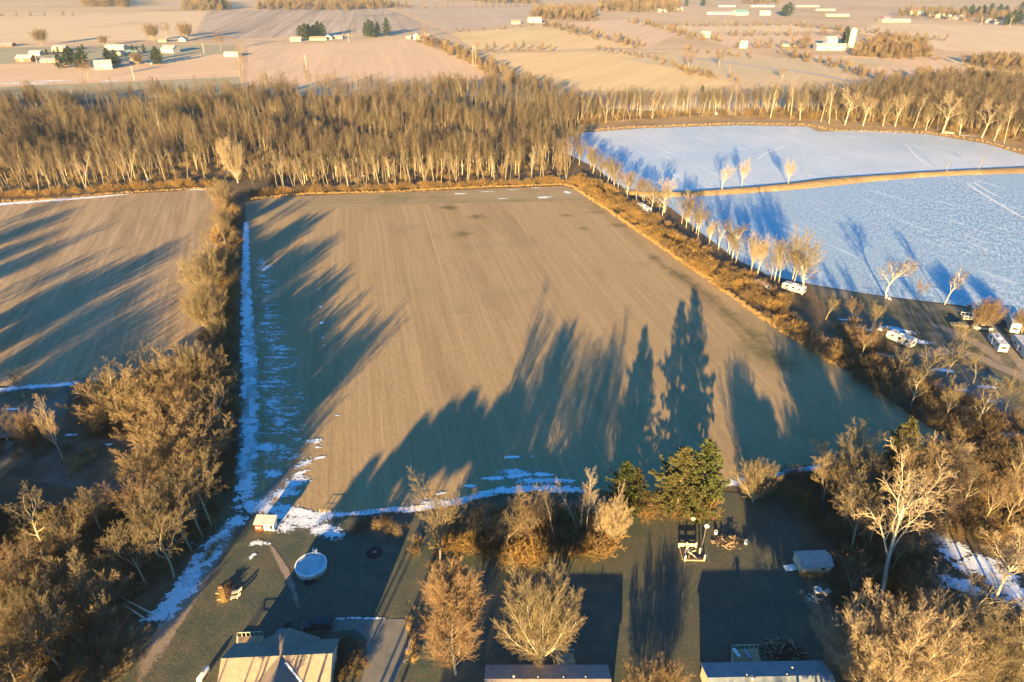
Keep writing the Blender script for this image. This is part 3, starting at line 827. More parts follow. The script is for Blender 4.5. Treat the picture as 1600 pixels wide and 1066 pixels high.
# hedgerow between the two fields
many(along([(352, 318), (347, 380), (340, 430), (334, 500), (334, 560), (338, 600)], 10.5, rg, 3), 10, 15.5, [('vase', (46, 47), B_grey, T_gold), ('bush', (32,), B_grey, T_gold), ('spread', (5, 6), B_grey, T_rust), ('spread', (1, 2), B_grey, T_gold)],
     "leafless hedgerow tree in the line between the two stubble fields", "hedgerow trees between the fields", wide=(.6, .8))
many(along([(378, 84), (377, 100), (376, 116), (374, 134)], 22, rg, 5), 14, 20, [('forest', (1, 2), B_grey, T_gold), ('twin', (6, 7), B_grey, T_rust)],
     "bare tree in the short row leading from the woods to the road", "row of trees towards the road")
# thicket on the near left
many([p for p in fill([(125, 628), (240, 606), (335, 600), (348, 690), (300, 705), (130, 695)], 9.2, rg) if True], 11, 15.5, SK + DK, "bare tree in the thicket between the pale stubble field and the clearing", "thicket trees by the pale stubble field")
many(fill([(250, 690), (345, 690), (345, 770), (320, 815), (240, 770)], 7.5, rg), 11, 15, DK, "dark bare tree in the shaded thicket beside the snowy field edge", "shaded thicket trees beside the snow strip")
many(fill([(-60, 846), (60, 838), (240, 812), (310, 822), (270, 880), (215, 930), (150, 960), (-60, 960)], 8.6, rg), 12, 17, SK, "golden bare tree in the thicket beside the snowy dirt track", "thicket trees beside the dirt track")
many(fill([(-60, 970), (130, 965), (170, 985), (110, 1050), (60, 1120), (-60, 1120)], 7, rg), 10, 16, [('spread', (1, 2, 5), B_grey, T_gold), ('vase', (46,), B_grey, T_gold), ('bush', (32,), B_grey, T_gold)], "low golden bare tree in the near corner thicket", "near corner thicket trees")
many([(q.x, q.y) for q in (P(150, 1040), P(185, 1030), P(172, 1062))], 6, 8, [('bush', (34,), B_grey, T_gold)], "twiggy shrub beside the wheel tracks on the lawn", "shrubs beside the wheel tracks", name="shrub", cat="shrub")
many([(q.x, q.y) for q in (P(300, 862), P(272, 902), P(330, 822), P(286, 836), P(252, 880), P(316, 838), P(228, 916))], 16.5, 19, [('spread', (1, 2, 4), B_grey, T_gold), ('cotton', (8, 9), B_grey, T_gold)], "tall golden bare tree on the thicket's edge right beside the snowy dirt track", "tall trees along the dirt track", wide=(.85, 1.0))
# woods behind the fields: the front rows, tree by tree
front_l = along([(-40, 306), (60, 304), (160, 296), (250, 288), (335, 284)], 7.2, rg, 3)
front_c = along([(400, 300), (480, 296), (600, 294), (740, 288), (890, 282)], 4.6, rg, 2.5)
many(front_l, 16, 22, FK, "tall slim tree in the front row of woods by the pale stubble field", "front row of woods by the pale field")
many(front_c, 15, 21, FK, "tall slim tree in the front row of woods at the central field's end", "front row of woods by the central field")
# belt behind the ice
belt = along([(900, 196), (1000, 186), (1120, 182), (1210, 182), (1290, 190)], 9, rg, 5)
many(belt, 17, 23, FK, "slim bare tree in the belt on the far bank of the frozen lake", "belt of trees behind the frozen lake")
belt2 = along([(1210, 184), (1290, 192), (1390, 198), (1480, 208), (1560, 222), (1640, 232)], 10, rg, 4)
many(belt2, 20, 27, WK, "large white limbed tree in the belt behind the frozen lake", "white limbed trees behind the frozen lake", name="sycamore_tree")
# hedge and shore trees on the near side of the ice
many(along([(908, 256), (955, 292), (1000, 322), (1035, 340)], 4.0, rg, 3.5), 10, 15, SK, "bare tree between the central field corner and the upper sheet of ice", "trees by the upper ice shore")
tree((1038, 332), 17, 'sycamore', 71, B_pale, T_pale, "large pale spreading tree at the near end of the bank between the ice sheets", wide=1.0, limb=3)
tree((1128, 300), 14, 'sycamore', 72, B_pale, T_pale, "shorter pale tree on the bank between the two ice sheets", wide=0.91, limb=3)
tree((1158, 292), 15, 'cotton', 73, B_pale, T_pale, "taller pale tree on the bank between the two ice sheets", wide=0.91, limb=3)
tree((1231, 290), 14, 'cotton', 74, B_pale, T_pale, "tree with two pale stems at the widest part of the bank", wide=0.98, limb=3)
tree((1263, 281), 5, 'forest', 75, B_grey, T_rust, "tiny sapling on the bank near the two stemmed pale tree")
tree((1478, 273), 8, 'forest2', 76, B_pale, T_rust, "small thin sapling on the far part of the ice bank")
tree((1528, 268), 9, 'forest2', 76, B_pale, T_rust, "thin pinkish sapling farthest along the ice bank")
tree((1382, 462), HT(1382, 462, 396), 'sycamore', 77, B_pale, T_gold, "wide pale tree on the grassy shore by the white lawn chairs", wide=1.30, limb=3)
tree((1434, 470), 8, 'spread', 78, B_grey, T_rust, "small reddish tree on the shore between two pale trees")
tree((1476, 476), HT(1476, 476, 416), 'sycamore', 79, B_pale, T_gold, "leaning pale tree on the shore above the parked cars", wide=.85, lean=(0, 8), rot=0, limb=3)
tree((1236, 446), 22, 'cotton', 80, B_pale, T_gold, "tall pale tree over the ice beside the white trailer under trees", wide=0.81, limb=3)
tree((1252, 450), 19, 'sycamore', 81, B_pale, T_gold, "leaning pale tree next to the white trailer under trees", wide=0.78, lean=(0, 8), rot=0, limb=3)
tree((1210, 440), 17, 'cotton', 82, B_pale, T_gold, "pale tree among the hedge just before the white trailer", wide=0.78, limb=3)
tree.n += 13
many(along([(1062, 346), (1110, 385), (1150, 412), (1190, 432), (1225, 448), (1260, 458)], 4.2, rg, 4), 9, 18, [('cotton', (83,), B_pale, T_pale), ('sycamore', (84,), B_pale, T_gold), ('spread', (1, 2), B_grey, T_gold)], "pale bare tree in the hedge along the lower sheet of ice", "hedge trees along the lower ice")
many([(q.x, q.y) for q in (P(1290, 500), P(1330, 505), P(1362, 515), P(1345, 560), P(1372, 545), P(1400, 590))], 8, 11, SK, "bare tree between the field hedge and the white camping trailer", "trees by the camping trailer")
many([(q.x, q.y) for q in (P(1478, 590), P(1520, 600), P(1440, 600), P(1500, 560))], 10, 13, [('sycamore', (84,), B_grey, T_gold)], "dark trunked bare tree on the snow spotted camp lawn", "trees on the camp lawn")
many([(q.x, q.y) for q in (P(1532, 515), P(1540, 508), P(1596, 520))], 8, 10, [('vase', (57,), B_grey, T_rust)], "twiggy tree beside the parked camp vehicles", "twiggy trees by the camp vehicles")
many(along([(1420, 640), (1480, 660), (1540, 665), (1620, 670)], 8, rg, 5), 10, 14, SK, "bare tree along the lower edge of the camp lawn", "trees below the camp lawn")
# woods on the near right
many(fill([(1225, 745), (1300, 738), (1420, 748), (1500, 735), (1560, 715), (1640, 700), (1640, 830), (1440, 830), (1300, 830)], 8.2, rg), 11, 16, SK + DK[:2], "bare tree in the woods beside the central field's near corner", "woods trees by the field corner")
many(fill([(1310, 850), (1440, 840), (1470, 960), (1400, 1010), (1330, 960)], 8, rg), 10, 15, DK + SK[:2], "bare tree in the woods between the cream shed and the snowy clearing", "woods trees behind the shed")
many(fill([(1340, 1010), (1640, 1000), (1640, 1120), (1340, 1120)], 9, rg), 9, 13, [('vase', (57, 58), B_pale, T_pale), ('spread', (1, 2), B_grey, T_gold)], "pale twigged bare tree in the near corner of the woods", "near corner woods trees")
many([(-110, 80), (-119, 84), (-107, 74), (-126, 95), (-116, 88), (-132, 100), (-118, 92), (-128, 104), (-140, 112), (-150, 128), (-163, 138), (-172, 152), (-186, 160), (-178, 176), (-200, 182), (-212, 196), (-196, 200), (-224, 214), (-236, 230), (-160, 160), (-150, 148)], 14, 19, [('spread', (1, 2), B_grey, T_gold), ('vase', (46,), B_grey, T_gold)], "bare tree west of the clearing along the ditch", "trees along the western ditch")
# trees standing south of the yard: out of the picture, they shade it
many([(-72, 40), (-75, 58), (-72, 51), (40, 6), (60, 8), (22, -6), (-20, 6)], 15, 19, [('oval', (22,), B_grey, T_dark), ('vase', (23,), B_grey, T_gold)], "bare tree standing south of the houses along the country road", "trees along the country road", cat="tree")
for i, (x, y, h) in enumerate(((-53, 30, 14), (-50, 32, 15), (-46, 29, 16), (-42, 31, 16.5), (-38, 29, 17.5), (-34, 31, 17.5), (-30, 29, 18), (-26, 31, 18.5), (-48, 25, 16), (-44, 26, 17), (-40, 25, 18), (-36, 24, 18.5), (-32, 25, 19), (-28, 24, 19.5), (38, 44, 17), (43, 46, 18), (41, 38, 18))):  # pines added out of view, crowns shaped for the shade they cast
    pine(Vector((x + 1.3 * math.sin(i * 2.3), y + 2 * math.sin(i * 5.1), 0)), h + (1.8 if x < 0 else 0) + 1.2 * math.sin(i * 3.7), 2 + i % 2, L_pine, "unseen pine added south of the houses, high crown shaped for its shade", "unseen shade pines south of the houses", .36, bare=.8 if x < 0 else .5, wide=1.2)
print("individual trees", tree.n)

# ---- the rest of the woods and the undergrowth
rw = random.Random(21)
back = fill([(-160, 300), (60, 296), (180, 288), (330, 278), (380, 282), (480, 288), (620, 286), (760, 280), (890, 272), (905, 240), (880, 215), (905, 196), (900, 175), (860, 150), (700, 152), (560, 150), (380, 156), (200, 166), (-200, 172)], 5.5, rw, .6)
def patchy(p):
    x, y = p
    q = math.sin(x * .045 + 1.3 * math.sin(y * .031)) + math.sin(y * .06 + 1.7 * math.sin(x * .027)) + .7 * math.sin(x * .13 + y * .11)
    return q
back = [(x, y, .90 + .15 * patchy((x + 90, y - 40)) + rw.uniform(-.16, .18)) for x, y in back if patchy((x, y)) > -1.15 - rw.random() * .6]
scatter("woodland", W_forest, back, rw, 15, 21)
b2 = fill([(905, 195), (1000, 184), (1120, 180), (1210, 180), (1290, 188), (1390, 194), (1480, 203), (1560, 216), (1700, 232), (1700, 160), (1560, 140), (1400, 146), (1300, 165), (1200, 170), (1060, 172), (900, 176)], 4.8, rw)
b2 += fill([(1400, 198), (1480, 206), (1560, 218), (1700, 234), (1720, 150), (1560, 138), (1380, 148)], 7, rw)
scatter("woodland", W_forest, b2, rw, 14, 21)
ug = fill([(-160, 300), (180, 290), (330, 282), (380, 284), (480, 290), (760, 284), (890, 276), (900, 180), (-200, 170)], 7.5, rw)
scatter("undergrowth", W_deep, ug, rw, 2.0, 4.0)
scatter("undergrowth", W_deep + W_brush[:1], fill([(905, 196), (1000, 185), (1120, 181), (1290, 189), (1390, 195), (1560, 217), (1700, 233), (1700, 215), (1500, 190), (1290, 172), (900, 180)], 6, rw), rw, 2.5, 5.5)
edge = along([(-60, 310), (60, 306), (170, 298), (300, 290), (345, 290)], 2.2, rw, 2) + along([(395, 306), (480, 300), (600, 297), (740, 291), (880, 286)], 1.8, rw, 2)
edge += along([(895, 284), (930, 304), (985, 340), (1050, 388), (1120, 432), (1200, 486)], 1.1, rw, 4.5)
scatter("undergrowth", W_deep + W_deep + W_brush[:1], along([(1200, 486), (1300, 552), (1390, 612), (1470, 664), (1520, 690)], 1.0, rw, 4.5), rw, 2.0, 4.0)  # darker brush on this stretch stands in for shade on the hedge
edge += along([(905, 280), (950, 306), (1010, 344), (1080, 392), (1150, 432), (1230, 485)], 2.2, rw, 4)
scatter("undergrowth", W_brush, edge, rw, 2.4, 4.6)
scatter("tall_grass", W_tuft, along([(-60, 318), (60, 314), (170, 304), (300, 296), (350, 297)], .9, rw, .8) + along([(385, 312), (480, 304), (600, 301), (740, 294), (880, 289), (905, 296)], .7, rw, .8)
        + along([(900, 296), (938, 321), (1008, 369), (1118, 445), (1208, 509), (1306, 570)], .5, rw, .8) + along([(905, 205), (1000, 199), (1150, 194), (1262, 196), (1300, 204), (1450, 208), (1540, 222), (1640, 250)], 1.2, rw, 2.5), rw, .7, 1.3)
hb = along([(356, 312), (350, 380), (344, 430), (338, 500), (342, 560), (350, 620), (350, 690), (346, 760)], 2.3, rw, 3.5) + along([(366, 330), (364, 420), (360, 520), (362, 620), (360, 700), (352, 770)], 2.4, rw, 1.2)
scatter("undergrowth", W_brush + W_deep, hb, rw, 2.0, 5.0)
lt = fill([(120, 605), (240, 585), (335, 580), (360, 620), (358, 690), (250, 690), (130, 680)], 2.3, rw) + fill([(-60, 800), (130, 795), (250, 775), (350, 750), (352, 785), (325, 830), (285, 880), (235, 930), (180, 965), (130, 1010), (90, 1066), (60, 1110), (-60, 1110)], 2.1, rw)
lt += fill([(0, 690), (130, 690), (130, 700), (40, 725), (-20, 720)], 3, rw)
scatter("undergrowth", W_deep + W_deep + W_brush[:1], lt, rw, 1.6, 3.4)
rt_ = fill([(1222, 748), (1300, 735), (1420, 715), (1560, 690), (1640, 690), (1640, 840), (1560, 850), (1455, 835), (1440, 900), (1470, 970), (1640, 985), (1640, 1120), (1330, 1120), (1330, 1000), (1295, 930), (1310, 860), (1270, 820), (1235, 780)], 2.3, rw)
scatter("undergrowth", W_deep + W_deep + W_brush[:1], rt_, rw, 1.6, 3.8)
rc = along([(1300, 545), (1390, 606), (1470, 655), (1540, 690)], 1.2, rw, 4) + fill([(1290, 515), (1330, 505), (1470, 610), (1600, 665), (1600, 690), (1480, 660)], 3.2, rw)
scatter("undergrowth", W_deep + W_brush[:1], rc, rw, 1.8, 4.2)
scatter("undergrowth", W_brush, along([(700, 850), (745, 848), (800, 850), (848, 852)], .45, rw, 5) + along([(720, 832), (800, 834), (900, 834), (960, 836)], .5, rw, 4) + along([(850, 850), (900, 850), (945, 850)], .5, rw, 3) + along([(1005, 800), (1060, 806), (1108, 800)], .7, rw, 2) + along([(1180, 775), (1230, 770)], 1.2, rw, 2), rw, 2.6, 5.4)
scatter("undergrowth", W_deep, along([(560, 822), (600, 826), (640, 828)], 1.0, rw, 2) + along([(640, 860), (660, 880), (720, 880)], 2, rw, 3) + fill([(530, 1005), (572, 1003), (570, 1062), (528, 1066)], 1.6, rw) + along([(1316, 900), (1300, 930), (1310, 960)], 1.5, rw, 1.5), rw, 1.0, 2.2)
scatter("dry_weeds", W_tuft, along([(476, 900), (484, 906), (500, 905)], .6, rw, .5) + along([(1250, 900), (1298, 898)], .5, rw, .5) + along([(348, 942), (352, 930), (358, 916)], .5, rw, .4) + along([(640, 970), (648, 1000), (640, 1040)], .7, rw, .8)
        + fill([(95, 715), (150, 690), (150, 720), (110, 745)], 1.3, rw) + along([(316, 880), (330, 862), (345, 845)], .6, rw, .8), rw, .8, 1.5)

# ---- far hedges and woods
fw = random.Random(31)
ft = []
def row(pts, step, side, s=1.0):
    for p in along(pts, step, fw, side): ft.append((p[0], p[1], s))
def blk(poly, step, s=1.0):
    for p in fill(poly, step, fw): ft.append((p[0], p[1], s))
row([(660, 66), (700, 80), (745, 102), (790, 126), (850, 148)], 6, 8, .7)
row([(748, 81), (800, 80), (876, 79)], 12, 5, .65)
row([(852, 40), (900, 52), (960, 66), (1000, 75)], 9, 16, .65)
row([(985, 35), (1040, 46), (1090, 62), (1130, 66)], 9, 10, .6)
row([(714, 50), (780, 46), (840, 40)], 12, 4, .35)
row([(1225, 86), (1280, 100), (1340, 116), (1400, 134)], 9, 8, .6)
row([(1066, 82), (1120, 86), (1180, 92)], 11, 8, .5)
row([(1060, 41), (1150, 41), (1240, 41), (1300, 47), (1390, 56), (1480, 66)], 9, 10, .55)
row([(1140, 57), (1240, 56), (1330, 55)], 11, 8, .55)
row([(930, 78), (1010, 92), (1066, 108), (1120, 124), (1150, 130)], 10, 6, .4)
row([(1060, 116), (1110, 122)], 6, 6, .5)
row([(1160, 76), (1215, 75)], 8, 8, .7)
row([(1240, 76), (1262, 72)], 7, 8, .8)
row([(620, 14), (760, 12), (850, 11)], 16, 10, .6)
row([(0, 26), (140, 24)], 30, 6, .6)
row([(1380, 92), (1480, 95)], 18, 8, .5)
blk([(1330, 88), (1370, 68), (1440, 74), (1452, 90), (1400, 92)], 9, .85)
blk([(1500, 104), (1640, 118), (1640, 96), (1520, 94)], 9, .65)
blk([(1390, 130), (1480, 134), (1640, 160), (1640, 140), (1500, 124)], 9, .8)
blk([(826, 30), (930, 34), (925, 18), (840, 18)], 14, 1.0)
blk([(935, 18), (1060, 20), (1060, 4), (940, 4)], 18, 1.1)
blk([(400, 16), (540, 17), (640, 12), (560, 4), (420, 3)], 20, 1.0)
blk([(130, 12), (205, 12), (200, 0), (130, 0)], 22, 1.2)
blk([(280, 17), (360, 17), (355, 6), (300, 4)], 18, 1.0)
blk([(760, 6), (840, 7), (840, -6), (700, -6)], 24, 1.0)
blk([(1160, 7), (1215, 6), (1210, -2), (1165, -2)], 22, 1.0)
blk([(1400, 26), (1640, 44), (1640, 28), (1500, 20), (1420, 18)], 24, .9)
scatter("distant_treeline", W_far, ft, fw, 14, 21)
scatter("distant_undergrowth", W_farbush, [(p[0] + fw.uniform(-4, 4), p[1] + fw.uniform(-4, 4), p[2]) for p in ft], fw, 5, 10)

# ---------------------------------------------------------------- buildings
def shingles(name, a, b, row=.16, z=True):
    k = NT(name)
    tc = k.n("TexCoord").outputs["Object"]
    br = k.n("TexBrick", Vector=tc, Color1=a, Color2=b, Mortar=tuple(x * .55 for x in a), Scale=1.0)
    br.inputs["Brick Width"].default_value = .35
    br.inputs["Row Height"].default_value = row
    br.inputs["Mortar Size"].default_value = .012
    n = k.noise(tc, 1.2, 5, .7)
    k.color(k.mix(k.math('MULTIPLY', k.ramp(n, .35, .7), .45), br.outputs["Color"], tuple(x * .62 for x in a)))
    k.bump(k.noise(tc, 9, 3), .4, .03)
    return k.m
def ribbed(name, c, sp=.45, axis=1, rough=.5):
    k = NT(name)
    tc = k.n("TexCoord").outputs["Object"]
    s = k.n("SeparateXYZ", Vector=tc)
    wv = k.math('FRACT', k.math('DIVIDE', s.outputs[axis], sp))
    rib = k.ramp(k.math('ABSOLUTE', k.math('SUBTRACT', wv, .5)), .40, .48)
    n = k.noise(tc, .7, 5, .7)
    k.color(k.mix(k.ramp(n, .3, .7), tuple(x * .8 for x in c), tuple(x * 1.12 for x in c)))
    k.bump(rib, .6, .05)
    k.b.inputs["Roughness"].default_value = rough
    return k.m
M_glass = paint("window_glass", (.03, .04, .05), .12, .2)
M_white = paint("white_paint", (.80, .78, .74), .6)
M_dark = paint("dark_rubber", (.025, .025, .028), .7)
M_steel = paint("grey_steel", (.32, .33, .34), .4, .15, 2, .6)
M_wood = paint("weathered_wood", (.42, .29, .17), .8, .25, 3)
M_plank = paint("pale_plank", (.62, .52, .38), .8, .2, 3)
M_red = paint("barn_red", (.55, .06, .04), .7)
M_brick = paint("brick_tan", (.46, .30, .20), .85, .2, 2)

def gable(p, rot, L, W, he, hr, wm, rm, name, label, cat, over=.4, win=(), doors=(), group=None, trim=None, thick=.16, chimney=None, vents=()):
    """ridge along local y; win: (side, along, z, w, h); side e/w long walls, n/s gable ends"""
    o = thing(name, label, cat, (p.x, p.y, 0), rot, group)
    MB().extrude([(-W / 2, 0), (W / 2, 0), (W / 2, he), (0, hr - thick - .02), (-W / 2, he)], -L / 2, L / 2).build("wall", wm, o)
    s = (hr - he) / (W / 2)
    a = W / 2 + over
    ze = he + thick * .2 - s * over
    rf = MB().extrude([(-a, ze), (0, hr), (a, ze), (a, ze - thick), (0, hr - thick), (-a, ze - thick)], -L / 2 - over, L / 2 + over).build("roof", rm, o)
    def slab(side, u, z, w_, h, d):
        m = MB()
        if side in 'ew':
            x = (W / 2) * (1 if side == 'e' else -1)
            return m.box(min(x, x + d * (1 if side == 'e' else -1)), u - w_ / 2, z, max(x, x + d * (1 if side == 'e' else -1)), u + w_ / 2, z + h)
        y = (L / 2) * (1 if side == 'n' else -1)
        return m.box(u - w_ / 2, min(y, y + d * (1 if side == 'n' else -1)), z, u + w_ / 2, max(y, y + d * (1 if side == 'n' else -1)), z + h)
    for q in win:
        f = slab(q[0], q[1], q[2] - .08, q[3] + .16, q[4] + .16, .05).build("window", trim or M_white, o)
        slab(q[0], q[1], q[2], q[3], q[4], .07).build("pane", M_glass, f)
    for q in doors:
        slab(q[0], q[1], .02, q[2], q[3], .06).build("door", q[4], o)
    if chimney:
        MB().box(chimney[0] - .45, chimney[1] - .35, he, chimney[0] + .45, chimney[1] + .35, hr + .9).build("chimney", M_brick, rf)
    for x, y, h, r in vents:
        zz = hr - abs(x) * s
        MB().bar((x, y, zz - .1), (x, y, zz + h), r, 8).lathe([(r * 1.6, h * .7), (r * 1.6, h), (0, h * 1.1)], 8, (x, y, zz)).build("vent", M_steel, rf, True)
    return o

# the cross gabled house: main ridge left-right, a second ridge across it
M_shg = shingles("brown_shingles", (.25, .195, .155), (.33, .26, .205))
a, b = P(346, 1029, 5.6), P(519, 1021, 5.6)
hc = (a + b) / 2; hd = (b - a); hrot = math.atan2(hd.y, hd.x) - R(90)
HL = hd.length - .8
house = gable(Vector((hc.x, hc.y, 0)), hrot, HL, 9.0, 2.9, 5.6, paint("cream_siding", (.62, .55, .43), .8), M_shg, "house",
              "brown shingled house with crossing gable roofs and a snowy valley, beside the concrete driveway", "house", .45,
              [('e', 5, 1, 1.4, 1.1), ('e', -4, 1, 1.2, 1.1), ('w', -5, 1, 1.4, 1.1), ('w', 3, 1, 1.4, 1.1), ('s', 1.5, 1.0, 1.2, 1.2)], [('e', 1.5, 1.0, 2.0, M_white)], vents=((-2.2, -4.5, .5, .07), (-2.6, 4, .4, .07)))
xg = MB()
def cross(mb):  # the second gable, its ridge along local x through the middle
    z0, zr, hw, x0, x1, t = 2.92, 5.72, 4.7, -5.1, 8.8, .16
    for sg in (-1, 1):
        pts = [(x0, 0, zr), (x1, 0, zr), (x1, sg * hw, z0), (x0, sg * hw, z0)]
        mb.poly(pts + [(x, y, z - t) for x, y, z in pts], [(0, 1, 2, 3), (7, 6, 5, 4), (0, 4, 5, 1), (1, 5, 6, 2), (2, 6, 7, 3), (3, 7, 4, 0)])
    return mb
# local x of the house points away from the camera when negative: find the sign
cr = cross(MB()).build("cross_roof", M_shg, house)
MB().extrude([(-4.2, 0), (4.2, 0), (4.2, 3.05), (0, 5.5), (-4.2, 3.05)], -4.95, 8.4).build("wing_wall", paint("cream_siding", (.62, .55, .43)), house).rotation_euler = (0, 0, R(-90))
MB().poly([(1.1, .75, 5.33), (3.9, 4.0, 3.42), (3.9, 4.35, 3.36), (1.0, 1.15, 5.27)], [(0, 1, 2, 3)]).build("snow_line", paint("old_snow", (.8, .82, .86)), house)
cr.location.y = wy = .6
for c_ in house.children:
    if c_.name.startswith(("wing_wall", "snow_line")): c_.location.y = wy

M_roofg = ribbed("grey_brown_metal_roof", (.26, .22, .20), .5, 1, .55)
M_roofb = ribbed("blue_grey_metal_roof", (.20, .23, .25), .5, 1, .5)
M_tan = paint("tan_siding", (.60, .45, .25), .8)
a, b = P(757, 1061, 4.2), P(955, 1061, 4.2)
gable(Vector(((a.x + b.x) / 2, a.y, 0)), R(90), b.x - a.x - .5, 6.0, 3.1, 4.2, M_tan, M_roofg, "mobile_home", "mobile home with a grey brown metal roof before the huge fan shaped tree", "mobile home", .25,
      [('w', -6, 1, 1.2, 1), ('w', 4, 1, 1.2, 1), ('e', -5, 1, 1.2, 1), ('e', 0, 1, 1.4, 1), ('e', 6, 1, 1.2, 1)], [('e', 3, .95, 2, M_white), ('w', -1, .95, 2, M_white)], vents=((.3, -5.8, .35, .08), (.3, -2.4, .3, .08), (.3, 1.5, .3, .08), (.3, 5.2, .55, .16)))
a, b = P(1106, 1059, 4.3), P(1302, 1055, 4.3)
rr_ = math.atan2((b - a).y, (b - a).x)
gable(Vector(((a.x + b.x) / 2, (a.y + b.y) / 2, 0)), R(90) + rr_, (b - a).length - .5, 6.6, 3.0, 4.3, paint("beige_siding", (.62, .52, .36), .8), M_roofb, "mobile_home", "long mobile home with a blue grey metal roof and white roof vents beside the woods", "mobile home", .25,
      [('w', -6, 1, 1.2, 1), ('w', 2, 1, 1.2, 1), ('w', 6, 1, 1.2, 1), ('e', -4, 1, 1.2, 1), ('s', 0, 1, 1.2, 1.1), ('n', 0, 1.0, 1.2, 1.1)], [('w', -2, .95, 2, M_white)], vents=((1.6, -4.0, .55, .12), (.3, 3.6, .35, .1), (.3, -2.6, .3, .1), (.3, -7.5, .3, .1), (-.4, 3.0, .7, .3)))
# timber decks behind the homes
def deck(pts, z, label, fur=()):
    ps = [P(*q) for q in pts]
    c = sum(ps, Vector()) / len(ps)
    o = thing("deck", label, "deck", (c.x, c.y, 0))
    q = [p - c for p in ps]
    MB().poly([(p.x, p.y, z) for p in q] + [(p.x, p.y, z - .2) for p in q], [(0, 1, 2, 3), (7, 6, 5, 4), (0, 4, 5, 1), (1, 5, 6, 2), (2, 6, 7, 3), (3, 7, 4, 0)]).build("deck_floor", M_wood, o)
    for i in range(4):
        A, B = q[i], q[(i + 1) % 4]
        if i == 2: continue
        m = MB()
        m.bar((A.x, A.y, z + .95), (B.x, B.y, z + .95), .06, 4)
        n = 6
        for j in range(n + 1):
            p = A.lerp(B, j / n)
            m.bar((p.x, p.y, 0 if j % 3 == 0 else z), (p.x, p.y, z + .97), .045, 4)
        m.build("railing", M_plank, o)
    return o
deck([(1142, 1045), (1142, 1018), (1183, 1017), (1190, 1045)][0:4], .6, "square timber deck with a white railing behind the blue grey roofed home")
for c_, lab, q, col in (("bench", "pale bench on the railed deck near its left rail", (1149, 1026), M_white), ("table", "grey table in the middle of the railed deck", (1166, 1028), M_steel)):
    p = P(*q); o = thing(c_, lab, c_, (p.x, p.y, .6), R(20))
    MB().box(-.3, -.8, .4, .3, .8, .48).build("seat" if c_ == "bench" else "table_top", col, o)
    for sx in (-.22, .22):
        for sy in (-.7, .7): MB().box(sx - .04, sy - .04, 0, sx + .04, sy + .04, .4).build("leg", col, o)
deck([(372, 1016), (373, 998), (412, 996), (420, 1014)], .5, "narrow timber deck with a railing behind the brown shingled house")
deck([(868, 1042), (868, 1024), (896, 1024), (899, 1042)], .5, "dark timber deck behind the grey brown roofed home")

# playhouse at the end of the footpath
p0, p1 = P(398, 834), P(428, 833)
pc = (p0 + p1) / 2; pw = (p1 - p0).length
o = thing("playhouse", "small red and white playhouse with a grey roof standing at the end of the footpath", "playhouse", (pc.x, pc.y + 1.3, 0), R(-3))
MB().box(-pw / 2, -.5, 0, pw / 2, 1.2, 1.75).build("wall", M_white, o)
MB().poly([(-pw / 2 - .25, -.75, 1.85), (pw / 2 + .25, -.75, 1.85), (pw / 2 + .25, 1.5, 2.35), (-pw / 2 - .25, 1.5, 2.35), (-pw / 2 - .25, -.75, 1.72), (pw / 2 + .25, -.75, 1.72), (pw / 2 + .25, 1.5, 2.22), (-pw / 2 - .25, 1.5, 2.22)],
          [(0, 1, 2, 3), (7, 6, 5, 4), (0, 4, 5, 1), (1, 5, 6, 2), (2, 6, 7, 3), (3, 7, 4, 0)]).build("roof", ribbed("pale_metal_roof", (.42, .43, .44), .3, 0), o)
rw_ = MB().box(-pw / 2, -.7, 0, -pw / 2 + pw * .38, -.5, 1.68).build("red_wall", M_red, o)
MB().box(-pw / 2 + .1, -.73, .75, -pw / 2 + pw * .32 - .1, -.7, .95).build("stripe", M_white, rw_)
MB().box(-pw * .16, -.53, .05, -.02, -.5, 1.5).build("doorway", M_dark, o)
dr = MB().box(.2, -.56, .05, pw * .24, -.5, 1.55).build("door", M_plank, o)
MB().lathe([(.16, -.02), (.22, .03), (.28, -.02)], 14).build("wreath", paint("wreath_green", (.05, .10, .04)), dr).location = (.2 + (pw * .24 - .2) / 2, -.59, 1.1)
for c_ in dr.children: c_.rotation_euler = (R(90), 0, 0)
MB().box(pw * .3, -.54, .4, pw * .43, -.5, 1.4).build("window", M_glass, o)
for x in (-.05, pw * .28, pw / 2 - .06): MB().box(x - .06, -.72, 0, x + .06, -.6, 1.74).build("post", M_white, o)
MB().box(-pw / 2 - .1, -1.55, .0, pw / 2 + .1, -.5, .04).build("porch_floor", M_plank, o)

# round pool, frozen over
pp = P(487, 889)
o = thing("pool", "round above ground pool frozen over with a white rim on the lawn", "pool", (pp.x, pp.y, 0))
MB().lathe([(2.85, 0), (2.85, 1.18)], 40).build("pool_wall", paint("pool_liner", (.50, .50, .47), .6, .15), o, True)
MB().lathe([(2.70, 1.15), (2.70, 1.24), (2.98, 1.24), (2.98, 1.14)], 40).build("rim", M_white, o)
MB().lathe([(2.72, 1.02), (0, 1.03)], 40).build("ice", paint("pool_ice", (.36, .50, .56), .45, .12, .8), o)
ld = MB()
for x in (-.3, .3): ld.bar((x, 2.7, .1), (x, 2.8, 2.2), .05, 6).bar((x, 2.8, 2.2), (x, 3.3, 2.0), .05, 6).bar((x, 3.3, 2.0), (x, 3.6, 0), .05, 6)
for z in (.4, .8, 1.2): ld.box(-.3, 3.25, z, .3, 3.5, z + .06)
ld.build("ladder", M_white, o)
pt = P(484, 909)
o = thing("tyre_planter", "dark round tyre standing by the near side of the pool", "planter", (pt.x, pt.y, 0))
for i, r in enumerate((1.0, .62)):
    MB().lathe([(r, 0), (r + .05, .25), (r - .12, .4), (r - .3, .25), (r - .3, 0)], 20).build("ring", M_dark, o, True)
